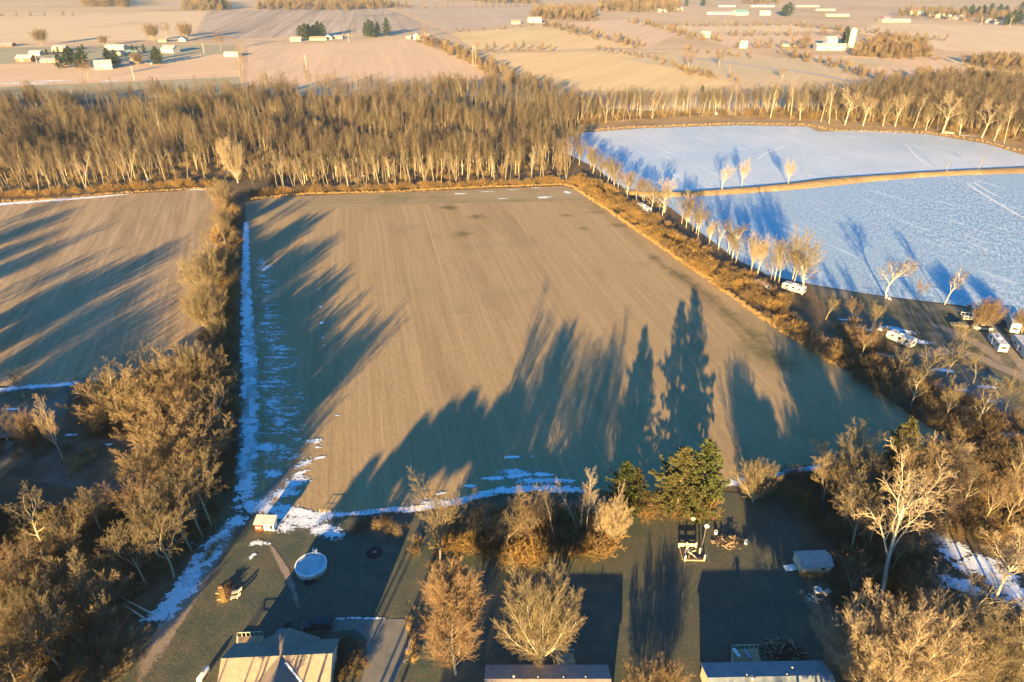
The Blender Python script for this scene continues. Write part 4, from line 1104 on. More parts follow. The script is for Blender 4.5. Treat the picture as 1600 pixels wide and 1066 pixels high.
MB().lathe([(.3, 0), (.3, .12), (0, .14)], 12).build("soil", M_dark, o)
fp = P(585, 864)
o = thing("fire_pit", "dark ring of stones round an old fire on the lawn", "fire pit", (fp.x, fp.y, .1))
for i in range(14):
    a_ = i * .449
    MB().box(1.1 * math.cos(a_) - .18, 1.1 * math.sin(a_) - .16, 0, 1.1 * math.cos(a_) + .18, 1.1 * math.sin(a_) + .16, .28, .04, .04).build("stone", paint("sooty_stone", (.07, .06, .055), .9, .3), o)
MB().lathe([(1.6, .02), (1.2, .04), (0, .06)], 18).build("ash", paint("ash", (.03, .028, .028), .95), o)
MB().bar((-.4, -.2, .15), (.5, .25, .22), .09, 6).bar((-.3, .4, .14), (.4, -.3, .25), .08, 6).build("log", paint("pale_log", (.4, .36, .32)), o)
# white lawn loungers by the weeds
for i, (q, rot, lab) in enumerate((((371, 927), 20, "upper of two white folding loungers beside the dry weeds"), ((369, 935), 15, "lower of two white folding loungers beside the dry weeds"))):
    p = P(*q); o = thing("lounger", lab, "lounger", (p.x, p.y, .1), R(rot))
    MB().box(-.9, -.3, .32, .3, .3, .38).build("seat", M_plank, o)
    MB().poly([(.3, -.3, .34), (.3, .3, .34), (.95, .3, .8), (.95, -.3, .8), (.3, -.3, .40), (.3, .3, .40), (.95, .3, .86), (.95, -.3, .86)], [(3, 2, 1, 0), (4, 5, 6, 7), (0, 1, 5, 4), (1, 2, 6, 5), (2, 3, 7, 6), (3, 0, 4, 7)]).build("backrest", M_plank, o)
    for x in (-.8, .25):
        for y in (-.27, .27): MB().box(x - .03, y - .03, 0, x + .03, y + .03, .33).build("leg", M_white, o)
# propane tank at the house corner
p = P(319, 1058)
o = thing("propane_tank", "white capsule shaped gas tank on short legs beside the brown shingled house", "gas tank", (p.x, p.y, 0), R(75))
MB().lathe([(0, -1.35), (.25, -1.3), (.42, -1.1), (.45, -.9), (.45, .9), (.42, 1.1), (.25, 1.3), (0, 1.35)], 18).build("tank", M_white, o, True).rotation_euler = (0, R(90), 0)
o.children[0].location.z = .75
MB().lathe([(.16, 0), (.16, .18), (0, .22)], 12, (0, 0, 1.18)).build("dome", M_steel, o)
for x in (-.8, .8): MB().box(x - .08, -.35, 0, x + .08, .35, .42).build("leg", M_steel, o)
# grill and patio things between the house and the car
for nm, lab, q, w_, h in (("grill", "dark covered grill beside the parked dark car", (452, 986), .8, 1.1), ("patio_table", "blue grey table with chairs on the grass between deck and car", (440, 995), 1.1, .75)):
    p = P(*q); o = thing(nm, lab, "grill" if nm == "grill" else "table", (p.x, p.y, .1), R(25))
    if nm == "grill":
        MB().extrude([(-.45, .55), (.45, .55), (.5, .85), (.3, 1.15), (-.3, 1.15), (-.5, .85)], -.8, .8).build("cover", M_dark, o)
        for x in (-.35, .35):
            for y in (-.6, .6): MB().box(x - .04, y - .04, 0, x + .04, y + .04, .56).build("leg", M_steel, o)
    else:
        MB().lathe([(0, .72), (1.0, .72), (1.0, .77), (0, .78)], 20).build("table_top", paint("blue_grey", (.18, .24, .28)), o)
        MB().bar((0, 0, 0), (0, 0, .73), .06, 8).build("pedestal", M_steel, o)

# cream storage shed with its ramp
p0, p1 = P(1250, 899), P(1297, 897)
sh = (p0 + p1) / 2
gable(Vector((sh.x, sh.y + 1.9, 0)), R(90) + math.atan2((p1 - p0).y, (p1 - p0).x), (p1 - p0).length, 3.7, 2.2, 3.1, paint("cream_board", (.72, .62, .44), .8), ribbed("grey_shed_roof", (.38, .36, .35), .6, 1), "shed",
      "cream storage shed with a grey ridged roof at the lawn's edge by the woods", "shed", .2, [('w', -1.2, 1.1, .7, .6)], [('s', 0, 1.4, 1.9, M_plank), ('n', 0, 1.4, 1.9, M_plank)])
p = P(1238, 891)
o = thing("ramp", "pale blue board ramp lying at the shed's gable end", "ramp", (p.x - .3, p.y + .4, .05), R(4))
MB().poly([(-1.1, -.7, .05), (1.0, -.7, .35), (1.0, .7, .35), (-1.1, .7, .05), (-1.1, -.7, 0), (1.0, -.7, .28), (1.0, .7, .28), (-1.1, .7, 0)], [(0, 1, 2, 3), (7, 6, 5, 4), (0, 4, 5, 1), (1, 5, 6, 2), (2, 6, 7, 3), (3, 7, 4, 0)]).build("board", paint("pale_blue_board", (.55, .62, .66)), o)
MB().box(-1.0, -.6, -.04, .9, -.5, .04).box(-1.0, .5, -.04, .9, .6, .04).build("rail", M_wood, o)
# scrap beside the shed
for nm, lab, q, kind in (("scrap_tub", "white tub of scrap lying below the cream shed", (1277, 925), 0), ("scrap_heap", "pale heap of boards and wire below the scrap tub", (1272, 938), 1), ("stump", "small tree stump on the lawn below the cream shed", (1252, 926), 2), ("wood_stack", "short stack of sawn logs near the woods below the shed", (1290, 927), 3)):
    p = P(*q); o = thing(nm, lab, ("tub", "scrap heap", "stump", "log stack")[kind], (p.x, p.y, .1), R(30))
    if kind == 0:
        MB().lathe([(.55, 0), (.75, .6), (.68, .6), (.5, .1), (0, .1)], 16).build("tub", M_white, o, True)
        MB().bar((-.3, 0, .2), (.9, .4, .9), .05).bar((.1, -.3, .2), (-.6, .3, 1.0), .05).build("pipe", M_steel, o)
    elif kind == 1:
        rs = random.Random(5)
        for i in range(9):
            a_ = rs.uniform(0, 3.1); l = rs.uniform(.5, 1.1); x, y = rs.uniform(-.8, .8), rs.uniform(-.6, .6)
            MB().bar((x - l * math.cos(a_), y - l * math.sin(a_), .05 + .03 * i), (x + l * math.cos(a_), y + l * math.sin(a_), .1 + .05 * i), .07, 4).build("board", (M_white, M_plank, M_steel)[i % 3], o)
    elif kind == 2:
        MB().lathe([(.42, 0), (.32, .15), (.3, .4), (0, .42)], 12).build("stump", M_wood, o)
        MB().bar((-.4, .1, .05), (-.9, .3, 0), .08).build("root", M_wood, o)
    else:
        for i in range(6): MB().bar((-.7, -.4 + .3 * (i % 3), .15 + .26 * (i // 3)), (.7, -.4 + .3 * (i % 3), .15 + .26 * (i // 3)), .14, 8).build("log", M_plank, o)
# wooden frame, brush pile, martin houses, buckets on the lawn
p = P(1081, 870)
o = thing("wooden_frame", "open square frame of orange lit beams holding scrap wood on the lawn", "frame", (p.x, p.y, .1), R(-2))
for (x, y, h) in ((-2.1, 2.2, 1.1), (1.2, 2.4, 1.2), (-1.6, -1.2, 1.3), (2.1, -1.0, 1.5), (1.6, .8, 1.4), (-.6, 2.4, 1.2)):
    MB().box(x - .12, y - .12, 0, x + .12, y + .12, h).build("post", M_plank, o)
MB().box(-2.3, 2.2, .75, 1.3, 2.4, 1.0).box(-2.3, 2.18, .35, 1.3, 2.38, .55).build("rail", M_plank, o)
MB().box(-2.1, -1.2, .2, -1.95, 2.2, .4).build("beam", M_wood, o)
MB().box(-1.5, -1.3, .15, 2.0, -1.1, .35).build("beam", M_wood, o)
rs = random.Random(9)
for i in range(10):
    a_ = rs.uniform(0, 3.1); l = rs.uniform(.4, .9); x, y = rs.uniform(-1.3, 1.2), rs.uniform(-.7, 1.6)
    MB().bar((x - l * math.cos(a_), y - l * math.sin(a_), .1 + .04 * i), (x + l * math.cos(a_), y + l * math.sin(a_), .12 + .05 * i), .1, 4).build("plank", (M_plank, M_wood, M_white)[i % 3], o)
def brush_heap(at, rx, ry, h, n, m, lab, seed):
    p = P(*at); rs = random.Random(seed)
    o = thing("brush_pile", lab, "brush pile", (p.x, p.y, .1))
    mb = MB(); lg = MB()
    for i in range(n):
        a_, f = rs.uniform(0, 6.28), math.sqrt(rs.random())
        x, y = rx * f * math.cos(a_), ry * f * math.sin(a_)
        z = h * (1 - f * f) * rs.random() + .05
        d = rs.uniform(0, 6.28); l = rs.uniform(.4, 1.2); dz = rs.uniform(-.2, .3)
        (lg if i % 6 == 0 else mb).bar((x - l * math.cos(d), y - l * math.sin(d), max(0, z - dz)), (x + l * math.cos(d), y + l * math.sin(d), z + dz), .09 if i % 6 == 0 else rs.uniform(.02, .05), 4)
    mb.build("twigs", m, o); lg.build("branches", M_wood if m != M_dark else m, o)
brush_heap((1138, 848), 2.6, 1.7, 1.1, 150, paint("old_brush", (.10, .08, .065), .9, .3), "dark pile of cut branches on the lawn beside the wooden frame", 3)
brush_heap((1222, 1018), 3.6, 2.0, 1.2, 170, paint("dark_brush", (.05, .045, .04), .9, .3), "dark pile of brush and junk behind the blue grey roofed home", 4)
brush_heap((355, 925), 1.2, 2.2, .9, 90, paint("rusty_brush", (.16, .07, .04), .9, .3), "reddish heap of twigs beside the two white loungers", 6)
for q, hh, lab in (((1099, 852), 5.0, "taller white martin house on a twin pole by the big pines"), ((1081, 822), 2.0, "short round bird house on a post by the big pines")):
    p = P(*q)
    o = thing("bird_house", lab, "bird house", (p.x, p.y, .08))
    for x in ((-.2, .2) if hh > 3 else (0,)): MB().bar((x, 0, 0), (x * .5, 0, hh - .3), .05, 6).build("pole", M_steel, o)
    MB().lathe([(0, -.4), (.3, -.34), (.46, -.1), (.46, .1), (.3, .3), (0, .4)], 14, (0, 0, hh)).build("house", M_white if hh > 3 else M_plank, o, True)
    MB().lathe([(.10, -.02), (.12, .02), (0, .03)], 10).build("entrance", M_dark, o).location = (0, -.47, hh)
    o.children[-1].rotation_euler = (R(90), 0, 0)
for q, lab in (((1165, 850), "white bucket standing on the lawn beside the dark branch pile"), ((1118, 835), "pale pail lying just behind the dark branch pile")):
    p = P(*q); o = thing("bucket", lab, "bucket", (p.x, p.y, .08))
    MB().lathe([(.28, 0), (.36, .75), (.32, .75), (.26, .1), (0, .1)], 14).build("bucket", M_white, o, True)
    MB().bar((-.35, 0, .72), (0, 0, .95), .02, 4).bar((0, 0, .95), (.35, 0, .72), .02, 4).build("handle", M_steel, o)
# fence line at the lawn's upper edge and along the tracks
for seg, lab in (([(500, 803), (540, 804), (580, 803), (620, 800), (660, 796)], "low wire fence with dark posts between the snow and the dark shrubs"),):
    ps = [P(*q) for q in seg]
    o = thing("fence", lab, "fence", ps[0])
    for i in range(len(ps) - 1):
        for j in range(5):
            p = ps[i].lerp(ps[i + 1], j / 5) - ps[0]
            MB().bar((p.x, p.y, 0), (p.x, p.y, 1.2), .07, 5).build("post", M_wood, o)
        A, B = ps[i] - ps[0], ps[i + 1] - ps[0]
        MB().bar((A.x, A.y, 1.05), (B.x, B.y, 1.05), .04, 4).bar((A.x, A.y, .6), (B.x, B.y, .6), .03, 4).build("rail", M_wood, o)
# fallen trunk over the snowy track edge
for q0, q1, lab in (((192, 940), (240, 962), "longer of two fallen pale trunks lying over the snow by the dirt track"), ((197, 952), (226, 968), "shorter fallen trunk lying below the longer one by the dirt track")):
    A, B = P(*q0), P(*q1)
    o = thing("fallen_tree", lab, "fallen tree", A)
    D = B - A
    MB().bar((0, 0, 1.1), (D.x, D.y, .25), .1, 7, .2).build("trunk", M_plank, o)
    m = MB()
    for i in range(10):
        f = i / 14; a_ = rs.uniform(0, 6.28)
        m.bar((D.x * f, D.y * f, 1.1 - .8 * f), (D.x * f + 1.2 * math.cos(a_) - .8, D.y * f + 1.2 * math.sin(a_), 1.7), .04, 4, .02)
    m.build("branches", M_wood, o)

# ---------------------------------------------------------------- vehicles
def wheels(o, xs, y, r, w_=.24):
    for x in xs:
        for s in (-1, 1):
            t = MB().bar((x, s * y - s * w_, r), (x, s * y, r), r, 16).build("wheel", M_dark, o)
            MB().bar((x, s * y - s * .02, r), (x, s * y + s * .015, r), r * .58, 12).build("rim", M_steel, t)
def car(a, b, rgb, label, kind="suv", cat="car", ln=None):
    A, B = P(*a), P(*b)
    d = B - A
    c = (A + B) / 2
    o = thing({"suv": "parked_car", "sedan": "parked_car", "pickup": "pickup_truck"}[kind], label, cat, (c.x, c.y, .12), math.atan2(d.y, d.x))
    m = paint("car_paint_%02d%02d%02d" % tuple(int(x * 99) for x in rgb), rgb, .3, .05)
    L = (ln or 4.8) / 2
    hull = {"suv": [(-L, .5), (L, .5), (L, .85), (L * .9, 1.0), (L * .45, 1.12), (-L * .95, 1.15), (-L, .95)],
            "sedan": [(-L, .45), (L, .45), (L, .75), (L * .9, .85), (L * .4, .98), (-L * .6, 1.0), (-L, .9)],
            "pickup": [(-L, .55), (L, .55), (L, .95), (L * .92, 1.08), (L * .45, 1.18), (-L * .15, 1.2), (-L * .15, 1.2), (-L, 1.2)]}[kind]
    MB().extrude(hull, -.92, .92).build("body", m, o, bevel=.05)
    x0, x1, zb, zt = {"suv": (-L * .94, L * .45, 1.12, 1.75), "sedan": (-L * .62, L * .40, .97, 1.42), "pickup": (-L * .15, L * .45, 1.17, 1.85)}[kind]
    MB().poly([(x0, -.86, zb), (x1, -.86, zb), (x1, .86, zb), (x0, .86, zb), (x0 + .22, -.70, zt), (x1 - .55, -.70, zt), (x1 - .55, .70, zt), (x0 + .22, .70, zt)], [(3, 2, 1, 0), (4, 5, 6, 7), (0, 1, 5, 4), (1, 2, 6, 5), (2, 3, 7, 6), (3, 0, 4, 7)]).build("window", M_glass, o)
    MB().box(x0 + .2, -.71, zt - .05, x1 - .53, .71, zt + .04).build("roof", m, o, bevel=.03)
    if kind == "pickup": MB().box(-L + .1, -.75, 1.19, -L * .2, .75, 1.215).build("bed", M_dark, o)
    for s in (-1, 1):
        MB().box(L - .06, s * .62 - .18, .72, L + .02, s * .62 + .18, .88).build("headlight", M_white, o)
        MB().box(-L - .02, s * .72 - .12, .75, -L + .05, s * .72 + .12, .98).build("tail_light", M_red, o)
    wheels(o, (-L * .62, L * .62), .95, .36)
    return o
car((518, 980), (478, 982), (.035, .05, .06), "dark people carrier parked on the grass end of the concrete driveway", "suv", ln=5.0)
car((1396, 523), (1376, 518), (.74, .74, .74), "white pickup truck parked at the front of the white camping trailer", "pickup", "pickup truck", 5.4)
car((1508, 512), (1487, 510), (.16, .13, .09), "dark brown saloon car parked on the camp lawn nearest the leaning shore tree", "sedan")
car((1545, 517), (1522, 515), (.62, .54, .38), "pale beige pickup parked under the twiggy trees of the camp", "pickup", "pickup truck", 5.3)
car((1556, 600), (1540, 594), (.03, .045, .055), "dark blue car standing alone on the snow spotted camp lawn", "suv")
car((1473, 209), (1490, 210), (.55, .42, .25), "tan vehicle parked on the far bank path of the frozen lake", "suv", ln=6.5)

def trailer(a, b, label, H=3.0, W=2.5, name="camping_trailer", cat="camper", stripe=(.35, .36, .38), nose=False, group=None):
    A, B = P(*a), P(*b)
    d = B - A; L = d.length; c = (A + B) / 2
    o = thing(name, label, cat, (c.x, c.y, .1), math.atan2(d.y, d.x), group)
    pr = [(-L / 2, .55), (L / 2 - (2.4 if nose else .25), .55)] + ([(L / 2 - 2.3, 1.5), (L / 2 - .2, 1.5), (L / 2, 1.8)] if nose else [(L / 2, .95)]) + [(L / 2 - .15, H - .35), (L / 2 - .8, H), (-L / 2 + .1, H), (-L / 2, H - .15)]
    bd = MB().extrude(pr, -W / 2, W / 2).build("body", paint("camper_white", (.50, .49, .47), .45, .06), o, bevel=.06)
    for s in (-1, 1):
        MB().box(-L / 2 + .1, min(s * W / 2, s * (W / 2 + .012)), 1.0, L / 2 - (2.6 if nose else .5), max(s * W / 2, s * (W / 2 + .012)), 1.28).build("stripe", paint("stripe_%02d" % int(stripe[0] * 99), stripe), bd)
        for x in (-L * .3, -L * .02, L * .26):
            MB().box(x - .45, min(s * W / 2, s * (W / 2 + .02)), 1.65, x + .45, max(s * W / 2, s * (W / 2 + .02)), 2.3).build("window", M_glass, o)
        MB().box(L * .1 - .35, min(s * W / 2, s * (W / 2 + .03)), .6, L * .1 + .35, max(s * W / 2, s * (W / 2 + .03)), 2.4).build("door", M_white, o)
    MB().box(-L / 2 - .02, -.7, 1.5, -L / 2 + .05, .7, 2.2).build("window", M_glass, o)
    MB().box(-.5, -.45, H - .01, .4, .45, H + .28, .08, .08).build("roof_unit", M_white, o)
    for x in (-L * .3, L * .22): MB().box(x - .2, -.2, H - .01, x + .2, .2, H + .1).build("roof_vent", M_steel, o)
    wheels(o, (-L * .12, L * .02) if L > 5 else (0,), W / 2 - .02, .34)
    if not nose: MB().bar((L / 2 - .1, .4, .6), (L / 2 + 1.0, 0, .6), .05, 6).bar((L / 2 - .1, -.4, .6), (L / 2 + 1.0, 0, .6), .05, 6).bar((L / 2 + .9, 0, 0), (L / 2 + .9, 0, .7), .05, 6).build("hitch", M_steel, o)
    return o
trailer((1425, 545), (1386, 528), "long white camping trailer parked beside the white pickup below the shore", stripe=(.18, .19, .21))
trailer((1565, 553), (1548, 532), "white camping trailer parked end on along the gravel camp lane", H=2.9)
trailer((1612, 572), (1583, 538), "long white fifth wheel camper with a raised nose at the picture edge", H=3.6, nose=True)
trailer((1583, 523), (1572, 492), "tall white camper standing right at the ice beside the shore deck", H=3.6, nose=True, stripe=(.2, .3, .4))
trailer((1256, 461), (1222, 451), "white trailer half hidden under the pale trees at the ice shore", H=2.8)
trailer((1200, 457), (1176, 445), "low white trailer among the hedge before the ice shore", H=2.2, W=2.3)
trailer((1014, 335), (997, 325), "small white camper among hedge trees at the near end of the ice bank", H=2.7)
# deck, chairs and flag at the shore
p = P(1519, 499)
o = thing("dock", "small timber dock with white railings at the shore beside the tall white camper", "dock", (p.x, p.y, .1), R(-14))
MB().box(-3.2, -1.6, .3, 3.2, 1.6, .5).build("deck_floor", M_wood, o)
for y in (-1.5, 1.5):
    m = MB().box(-3.1, y - .05, 1.3, .5, y + .05, 1.42)
    for x in (-3, -1.9, -.8, .4): m.box(x - .06, y - .06, .5, x + .06, y + .06, 1.3)
    m.build("railing", M_white, o)
MB().box(.8, -1.2, .5, 2.8, 1.2, 1.5, .1, .1).build("cupboard", M_plank, o)
for i, (q, lab) in enumerate((((1385, 467), "white lawn chair on the shore under the wide pale tree"), ((1390, 469), "white lawn chair beside another one, farther from the wide pale tree"))):
    p = P(*q); o = thing("lawn_chair", lab, "chair", (p.x, p.y, .1), R(20 + 30 * i))
    MB().box(-.35, -.35, .4, .35, .35, .48).build("seat", M_white, o)
    MB().box(-.35, .3, .4, .35, .38, 1.1).build("backrest", M_white, o)
    for x in (-.3, .3):
        for y in (-.3, .3): MB().box(x - .04, y - .04, 0, x + .04, y + .04, .4).build("leg", M_white, o)
p = P(1514, 490)
o = thing("flag", "orange red flag on a thin pole at the shore dock", "flag", (p.x, p.y, 0))
MB().bar((0, 0, 0), (0, 0, 3.2), .05, 6).build("pole", M_steel, o)
m = MB(); m.box(-1.5, -.02, 2.3, -.05, .02, 3.1); m.build("cloth", paint("flag_red", (.75, .12, .06)), o)
p = P(1119, 179)
o = thing("hut", "tiny white hut between the trees behind the upper sheet of ice", "hut", (p.x, p.y, 0))
MB().box(-1.1, -.9, 0, 1.1, .9, 1.5).build("wall", M_white, o)
MB().extrude([(-1.3, 1.5), (0, 2.1), (1.3, 1.5)], -1.1, 1.1).build("roof", M_white, o)

# ---------------------------------------------------------------- far farms, houses and poles
C_white, C_cream, C_tan_, C_red_ = paint("far_white_wall", (.44, .42, .39)), paint("far_cream_wall", (.42, .35, .25)), paint("far_tan_wall", (.50, .36, .24)), paint("far_red_wall", (.45, .10, .07))
C_groof, C_wroof, C_blue, C_rroof = paint("far_grey_roof", (.22, .23, .26)), paint("far_white_roof", (.38, .37, .37)), paint("far_green_roof", (.12, .25, .24)), paint("far_red_roof", (.42, .12, .09))
C_brown = paint("far_brown_roof", (.30, .22, .17))
def far_house(px, py, wpx, label, wm=None, rm=None, depth=9, he=2.7, rise=2.2, rot=0, name="house", cat="house", ridge='x', nwin=3):
    p = P(px, py)
    zc = math.hypot(p.y * .8746, 0) + 48.5
    L = wpx / FPX * (zc + p.y * .0)
    wm = wm or C_white; rm = rm or C_groof
    big = name != "house"
    if ridge == 'x':
        win = [('w', L * (-.35 + .7 * i / max(1, nwin - 1)), 1.0, 1.4, 1.3) for i in range(nwin)]
        dr = [('w', L * .12, 3.4 if big else 1.2, min(he - .3, 3.2) if big else 2.1, C_tan_ if big else M_dark)]
        return gable(Vector((p.x, p.y + depth / 2, 0)), R(90 + rot), L, depth, he, he + rise, wm, rm, name, label, cat, .4, win, dr, thick=.2)
    win = [('s', -L * .22, 1.0, 1.3, 1.3), ('s', L * .22, 1.0, 1.3, 1.3)][:nwin]
    return gable(Vector((p.x, p.y + depth / 2, 0)), R(rot), depth, L, he, he + rise, wm, rm, name, label, cat, .4, win, [('s', 0, 3.0 if big else 1.1, min(he - .3, 3.0) if big else 2.1, C_tan_ if big else M_dark)], thick=.2)
far_house(10, 73, 18, "low red walled farmhouse at the picture edge on the far road", C_red_, C_groof, 10)
far_house(37, 97, 24, "red barn with a white roof on the green farmyard lawn", C_red_, C_wroof, 12, 4.2, 3, name="barn", cat="barn")
far_house(54, 87, 17, "plain white shed behind the red barn", C_white, C_wroof, 9, 3.5, 2, name="shed", cat="shed")
far_house(78, 98, 30, "long low tan house next to the red barn", C_tan_, C_groof, 9)
far_house(92, 81, 21, "cream house with a grey roof on the far side of the small firs", C_cream, C_groof, 10, 4.5, 3)
far_house(158, 109, 24, "white two storey barn beside the large pine clump", C_white, C_wroof, 13, 5.5, 3.5, rot=25, name="barn", cat="barn")
far_house(179, 78, 29, "long white shed near the far road with shrubs behind", C_white, C_wroof, 10, 4.2, 2, name="shed", cat="shed")
far_house(187, 89, 14, "small pale house in the trees behind the white barn", C_cream, C_groof, 9, 3, 3, ridge='y')
far_house(206, 86, 16, "green roofed house between the small firs", C_cream, C_blue, 9)
far_house(210, 101, 14, "white farmhouse hidden behind the bare yard trees", C_white, C_groof, 9, 5, 3, ridge='y')
far_house(233, 101, 10, "tiny white garage beside the dark fir", C_white, C_wroof, 7, 2.8, 1.6, name="shed", cat="shed")
far_house(264, 83, 24, "large grey roofed white house standing alone in its yard", C_white, C_groof, 12, 5, 4, rot=-20)
far_house(254, 66, 12, "brown house under the bare trees on the far side of the road", C_tan_, C_brown, 9)
far_house(285, 65, 11, "small white gabled house under the bare trees across the road", C_white, C_groof, 9, 3, 3.2, ridge='y')
far_house(361, 89, 22, "low white house beside the short row of trees", C_white, C_wroof, 10, 3.4, 2)
far_house(462, 65, 17, "pink roofed shed left of the dark pine grove", C_cream, paint("pink_roof", (.50, .30, .26)), 10, 3.5, 2.5, name="shed", cat="shed")
far_house(497, 63, 26, "long tan house in front of the dark pine grove", C_tan_, C_brown, 10)
far_house(513, 62, 12, "white gabled house at the end of the long tan house", C_white, C_groof, 10, 3.4, 3.4, ridge='y')
far_house(528, 61, 14, "yellowish house nearest the two bare roadside trees", C_cream, C_groof, 9)
far_house(638, 61, 7, "tiny white shed standing before the tall white farmhouse", C_white, C_wroof, 7, 2.6, 1.6, name="shed", cat="shed")
far_house(651, 62, 10, "tall white farmhouse at the top of the orange hedgerow", C_white, C_wroof, 11, 5.5, 3.6, ridge='y')
far_house(667, 58, 6, "small white outbuilding behind the orange hedgerow", C_white, C_wroof, 7, 2.8, 1.5, name="shed", cat="shed")
far_house(806, 38, 14, "small yellow barn left of the white barn by the far grove", C_cream, C_brown, 12, 4, 3, name="barn", cat="barn")
far_house(835, 36, 20, "bright white barn in front of the grey far grove", C_white, C_wroof, 16, 6, 4, rot=10, name="barn", cat="barn")
far_house(1036, 19, 16, "white house at the foot of the far grove", C_white, C_wroof, 12, 4, 3)
far_house(1060, 17, 14, "cream house next to the white one by the far grove", C_cream, C_groof, 12, 4, 4)
far_house(1104, 59, 14, "pale yellow barn among the hedge in the middle fields", C_cream, C_wroof, 12, 5.5, 3, rot=-20, name="barn", cat="barn")
far_house(1125, 23, 40, "long grey stable with a row of dark openings", C_white, C_groof, 14, 4, 3, name="stable", cat="stable", nwin=7)
far_house(1158, 24, 22, "white barn with a green roof beside the long grey stable", C_white, C_blue, 18, 6, 5, rot=15, name="barn", cat="barn")
far_house(1196, 24, 16, "white house right beside the far green fir", C_white, C_wroof, 14, 5, 4)
far_house(1136, 11, 26, "wide white warehouse behind the long grey stable", C_white, C_groof, 14, 4, 1.5, name="warehouse", cat="warehouse")
far_house(1192, 11, 36, "low white warehouse farthest out in the plain", C_white, C_groof, 14, 4, 1.5, name="warehouse", cat="warehouse")
far_house(1262, 11, 36, "pale warehouse with a pink wall out in the plain", C_cream, C_groof, 14, 4, 1.5, name="warehouse", cat="warehouse")
far_house(1290, 17, 30, "grey roofed warehouse behind the white school", C_cream, C_groof, 14, 4, 1.5, name="warehouse", cat="warehouse")
far_house(1309, 26, 36, "long white roofed hall in the middle of the far plain", C_cream, C_wroof, 14, 4, 1.5, name="hall", cat="hall")
far_house(1400, 35, 44, "long cream school building with a flat white roof near the far town", C_cream, C_wroof, 20, 5, 1.5, name="school", cat="school", nwin=6)
far_house(1386, 33, 10, "dark red block at the end of the cream school building", C_red_, C_wroof, 20, 6, 1.5, name="hall", cat="hall", nwin=2)
for i, (x, y, w_, lab, r) in enumerate(((1427, 23, 12, "cream roofed house at the near end of the far town", C_cream), (1438, 24, 9, "small white house second in the far town", C_wroof), (1455, 25, 9, "house with a teal roof in the far town", C_blue), (1472, 28, 13, "broad cream gabled house of the far town", C_cream),
        (1484, 30, 6, "little white garage of the far town", C_wroof), (1500, 31, 15, "long low white house of the far town beside the parked row", C_wroof), (1513, 33, 6, "short grey house of the far town", C_groof), (1546, 36, 9, "white walled house among the town firs", C_groof), (1559, 38, 7, "brown roofed house on the field side of the town", C_brown), (1585, 30, 10, "pale gabled house at the upper corner of the town", C_groof))):
    far_house(x, y, w_, lab, C_white if i % 3 else C_cream, r, 12, 4.5, 3.5, rot=rs.uniform(-25, 25), nwin=2)
# the white farm with its silo
far_house(1300, 79, 46, "long white dairy barn at the foot of the silo", C_white, C_wroof, 16, 5, 3, rot=-4, name="barn", cat="barn", nwin=5)
far_house(1299, 74, 16, "tall white hay barn rising behind the long dairy barn", C_white, C_wroof, 14, 9, 4, name="barn", cat="barn", nwin=2)
far_house(1282, 76, 14, "low white lean-to at the end of the dairy barn", C_white, C_wroof, 12, 4, 1.5, name="barn", cat="barn", nwin=2)
far_house(1341, 81, 14, "pink walled shed right of the silo", paint("pink_wall", (.55, .27, .20)), C_wroof, 9, 3.2, 2, name="shed", cat="shed", nwin=2)
far_house(1382, 70, 16, "pale farmhouse between the bare trees of the silo farm", C_cream, C_groof, 10, 5, 3)
far_house(1232, 73, 24, "long thin white poultry shed at the silo farm lane", C_white, C_wroof, 8, 2.4, 1, name="shed", cat="shed", nwin=4)
for q, h, r, lab, sc in (((1328, 78), 23, 4.0, "tall white farm silo with a domed cap", 1), ((1158, 75), 7, 3.2, "small white grain bin, nearer the round bushes", 1), ((1164, 75), 7, 3.0, "small white grain bin beside its twin, away from the farm", 1)):
    p = P(*q); o = thing("silo" if h > 10 else "grain_bin", lab, "silo" if h > 10 else "grain bin", (p.x, p.y, 0))
    MB().lathe([(r, 0), (r, h)], 20).build("wall", M_plank if h > 10 else C_white, o, True)
    MB().lathe([(r * 1.03, h), (r * .9, h + r * .45), (r * .5, h + r * .8), (0, h + r * .95)], 20).build("dome", C_wroof, o, True)
    if h > 10: MB().bar((-1, -r - .2, 0), (-1, -r - .2, h), .35, 6).build("chute", C_wroof, o)
# poles
def pole(q, h, lab, twin=False, arm=True):
    p = P(*q); o = thing("utility_pole", lab, "utility pole", (p.x, p.y, 0))
    for x in ((-1.2, 1.2) if twin else (0,)): MB().bar((x, 0, 0), (x, 0, h), .22, 6, .15).build("post", M_plank, o)
    if arm: MB().box(-1.6, -.12, h - 1.0, 1.6, .12, h - .7).build("cross_arm", M_wood, o)
pole((479, 110), 15, "pale wooden pole standing alone in the pink far field")
pole((210, 125), 12, "pole at the end of the snow patch in the left far field")
pole((741, 103), 20, "tall twin posted power pole in the orange hedgerow", True)
pole((319, 83), 11, "pole in the green yard between the far houses")
pole((58, 98), 12, "pole in front of the long low tan house")
pole((89, 105), 11, "pole beside the large pine clump")
pole((1532, 40), 14, "pale pole before the far town, nearer the school")
pole((1577, 42), 14, "pale pole before the far town, farther from the school")
pole((545, 67), 12, "roadside pole between the two bare trees and the pine grove")
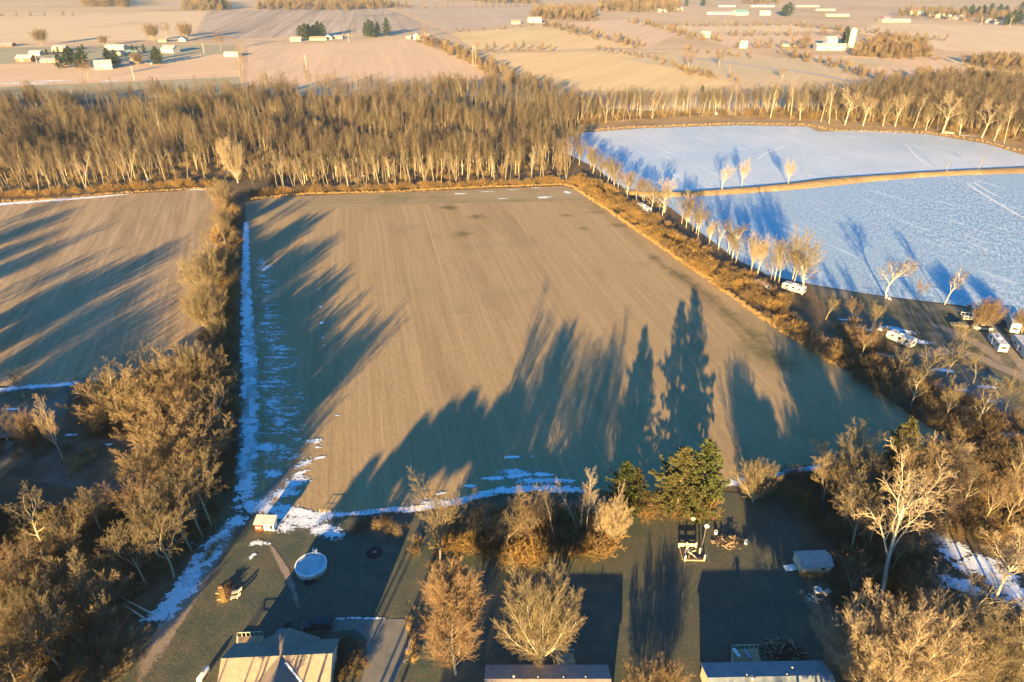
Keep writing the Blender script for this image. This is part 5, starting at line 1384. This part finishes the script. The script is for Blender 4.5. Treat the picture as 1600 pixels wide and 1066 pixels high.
# far evergreens and single trees
def firs(lst, h, lab, grp, seed=8, broad=.3, leaf=None):
    for i, q in enumerate(lst):
        pine(q, h * (.85 + .3 * ((i * 37) % 10) / 10), seed + i % 2, leaf or L_dark, lab, grp, broad, "fir_tree", 1.2)
firs([(95 + 9 * i + (i % 2) * 4, 107 - (i % 3) * 4) for i in range(5)], 17, "dark pine in the large clump beside the white two storey barn", "large far pine clump", broad=.42)
firs([(175, 101), (183, 104), (170, 97)], 16, "dark fir directly behind the white two storey barn", "firs behind the white barn", broad=.36)
firs([(242, 98), (248, 101), (245, 93)], 15, "dark rounded fir at the end of the far yard", "firs at the yard end", broad=.4)
firs([(86, 86), (92, 85), (107, 86), (113, 85), (125, 84), (130, 79), (74, 86)], 8, "small fir in the row before the cream house", "small firs before the cream house")
firs([(215, 83), (226, 82), (208, 82)], 9, "small pointed fir beside the green roofed house", "firs by the green roofed house")
firs([(470, 59), (478, 61), (484, 60), (491, 59), (498, 58), (504, 58)], 20, "dark pine in the grove behind the long tan house", "pine grove behind the tan house", broad=.4)
firs([(572, 58), (578, 59), (583, 59), (591, 58), (605, 57)], 24, "dark tall pine in the group beside the far road", "pines beside the far road", broad=.26)
firs([(1322, 68), (1319, 70)], 22, "dark fir standing against the silo", "firs against the silo")
firs([(1225, 25), (1231, 26)], 26, "dark green fir alone out on the far plain", "firs on the far plain", broad=.45)
firs([(1535, 22), (1546, 24), (1560, 23), (1570, 24), (1580, 38), (1590, 36), (1572, 40), (1515, 28), (1594, 20), (1526, 27), (1505, 24)], 22, "dark fir standing among the houses of the far town", "firs in the far town", broad=.4)
firs([(1072, 10), (1098, 10)], 26, "dark fir at the edge of the far grove", "firs at the far grove")
firs([(340, 14), (330, 14), (350, 15)], 26, "dark conifer in the far wood by the striped field", "conifers by the striped field")
firs([(1097, 146)], 8, "lone small green fir behind the lake belt", None)
for q, h, s_, lab in (((1075, 112), 22, 'spread', "lone bare tree in the golden field nearest the lake belt"), ((1122, 108), 20, 'spread', "lone bare tree beside the pale field road"), ((1140, 124), 15, 'forest2', "small lone tree in the golden field beyond the belt"), ((1221, 126), 13, 'spread', "single small tree on the open slope beyond the belt"),
        ((66, 71), 22, 'vase', "rounded lone tree beside the far road near the red farmhouse"), ((138, 126), 20, 'spread', "bare tree before the snow patch near the far woods edge"), ((155, 122), 16, 'forest2', "slim tree between the two far snow patches"), ((216, 104), 16, 'vase', "bare yard tree hiding the white farmhouse"),
        ((240, 64), 24, 'vase', "bare round tree over the brown roadside house"), ((262, 63), 26, 'spread', "darkest bare tree over the brown roadside house"), ((292, 63), 25, 'vase', "wide bare tree behind the small white gabled house"), ((345, 80), 22, 'spread', "bare tree left of the low white house by the row"),
        ((536, 60), 22, 'forest2', "bare roadside tree next to the yellowish house"), ((550, 59), 22, 'forest2', "bare roadside tree farther from the yellowish house"), ((664, 60), 20, 'spread', "tall bare tree behind the white farmhouse at the hedgerow"), ((1395, 73), 20, 'spread', "bare tree beside the pale farmhouse of the silo farm"), ((163, 72), 14, 'vase', "small tree at the end of the long white shed")):
    tree(q, h, s_, {'spread': 5, 'vase': 57, 'forest2': 4}[s_], B_grey, T_rust, lab)

# ---------------------------------------------------------------- air between the near and the far land
hz = MB().box(-3250, -300, -1.0, 3250, 4350, 108).build("haze", (lambda k: (
    k.t.nodes.remove(k.b),
    k.t.links.new(k.n("VolumePrincipled", Color=(1.0, .88, .66), Density=.00013, Anisotropy=.6).outputs[0], k.out.inputs["Volume"]), k.m)[-1])(NT("hazy_air")))
tag(hz, kind='stuff')
print("labels", sum(1 for o in SC.objects if o.get("label")))
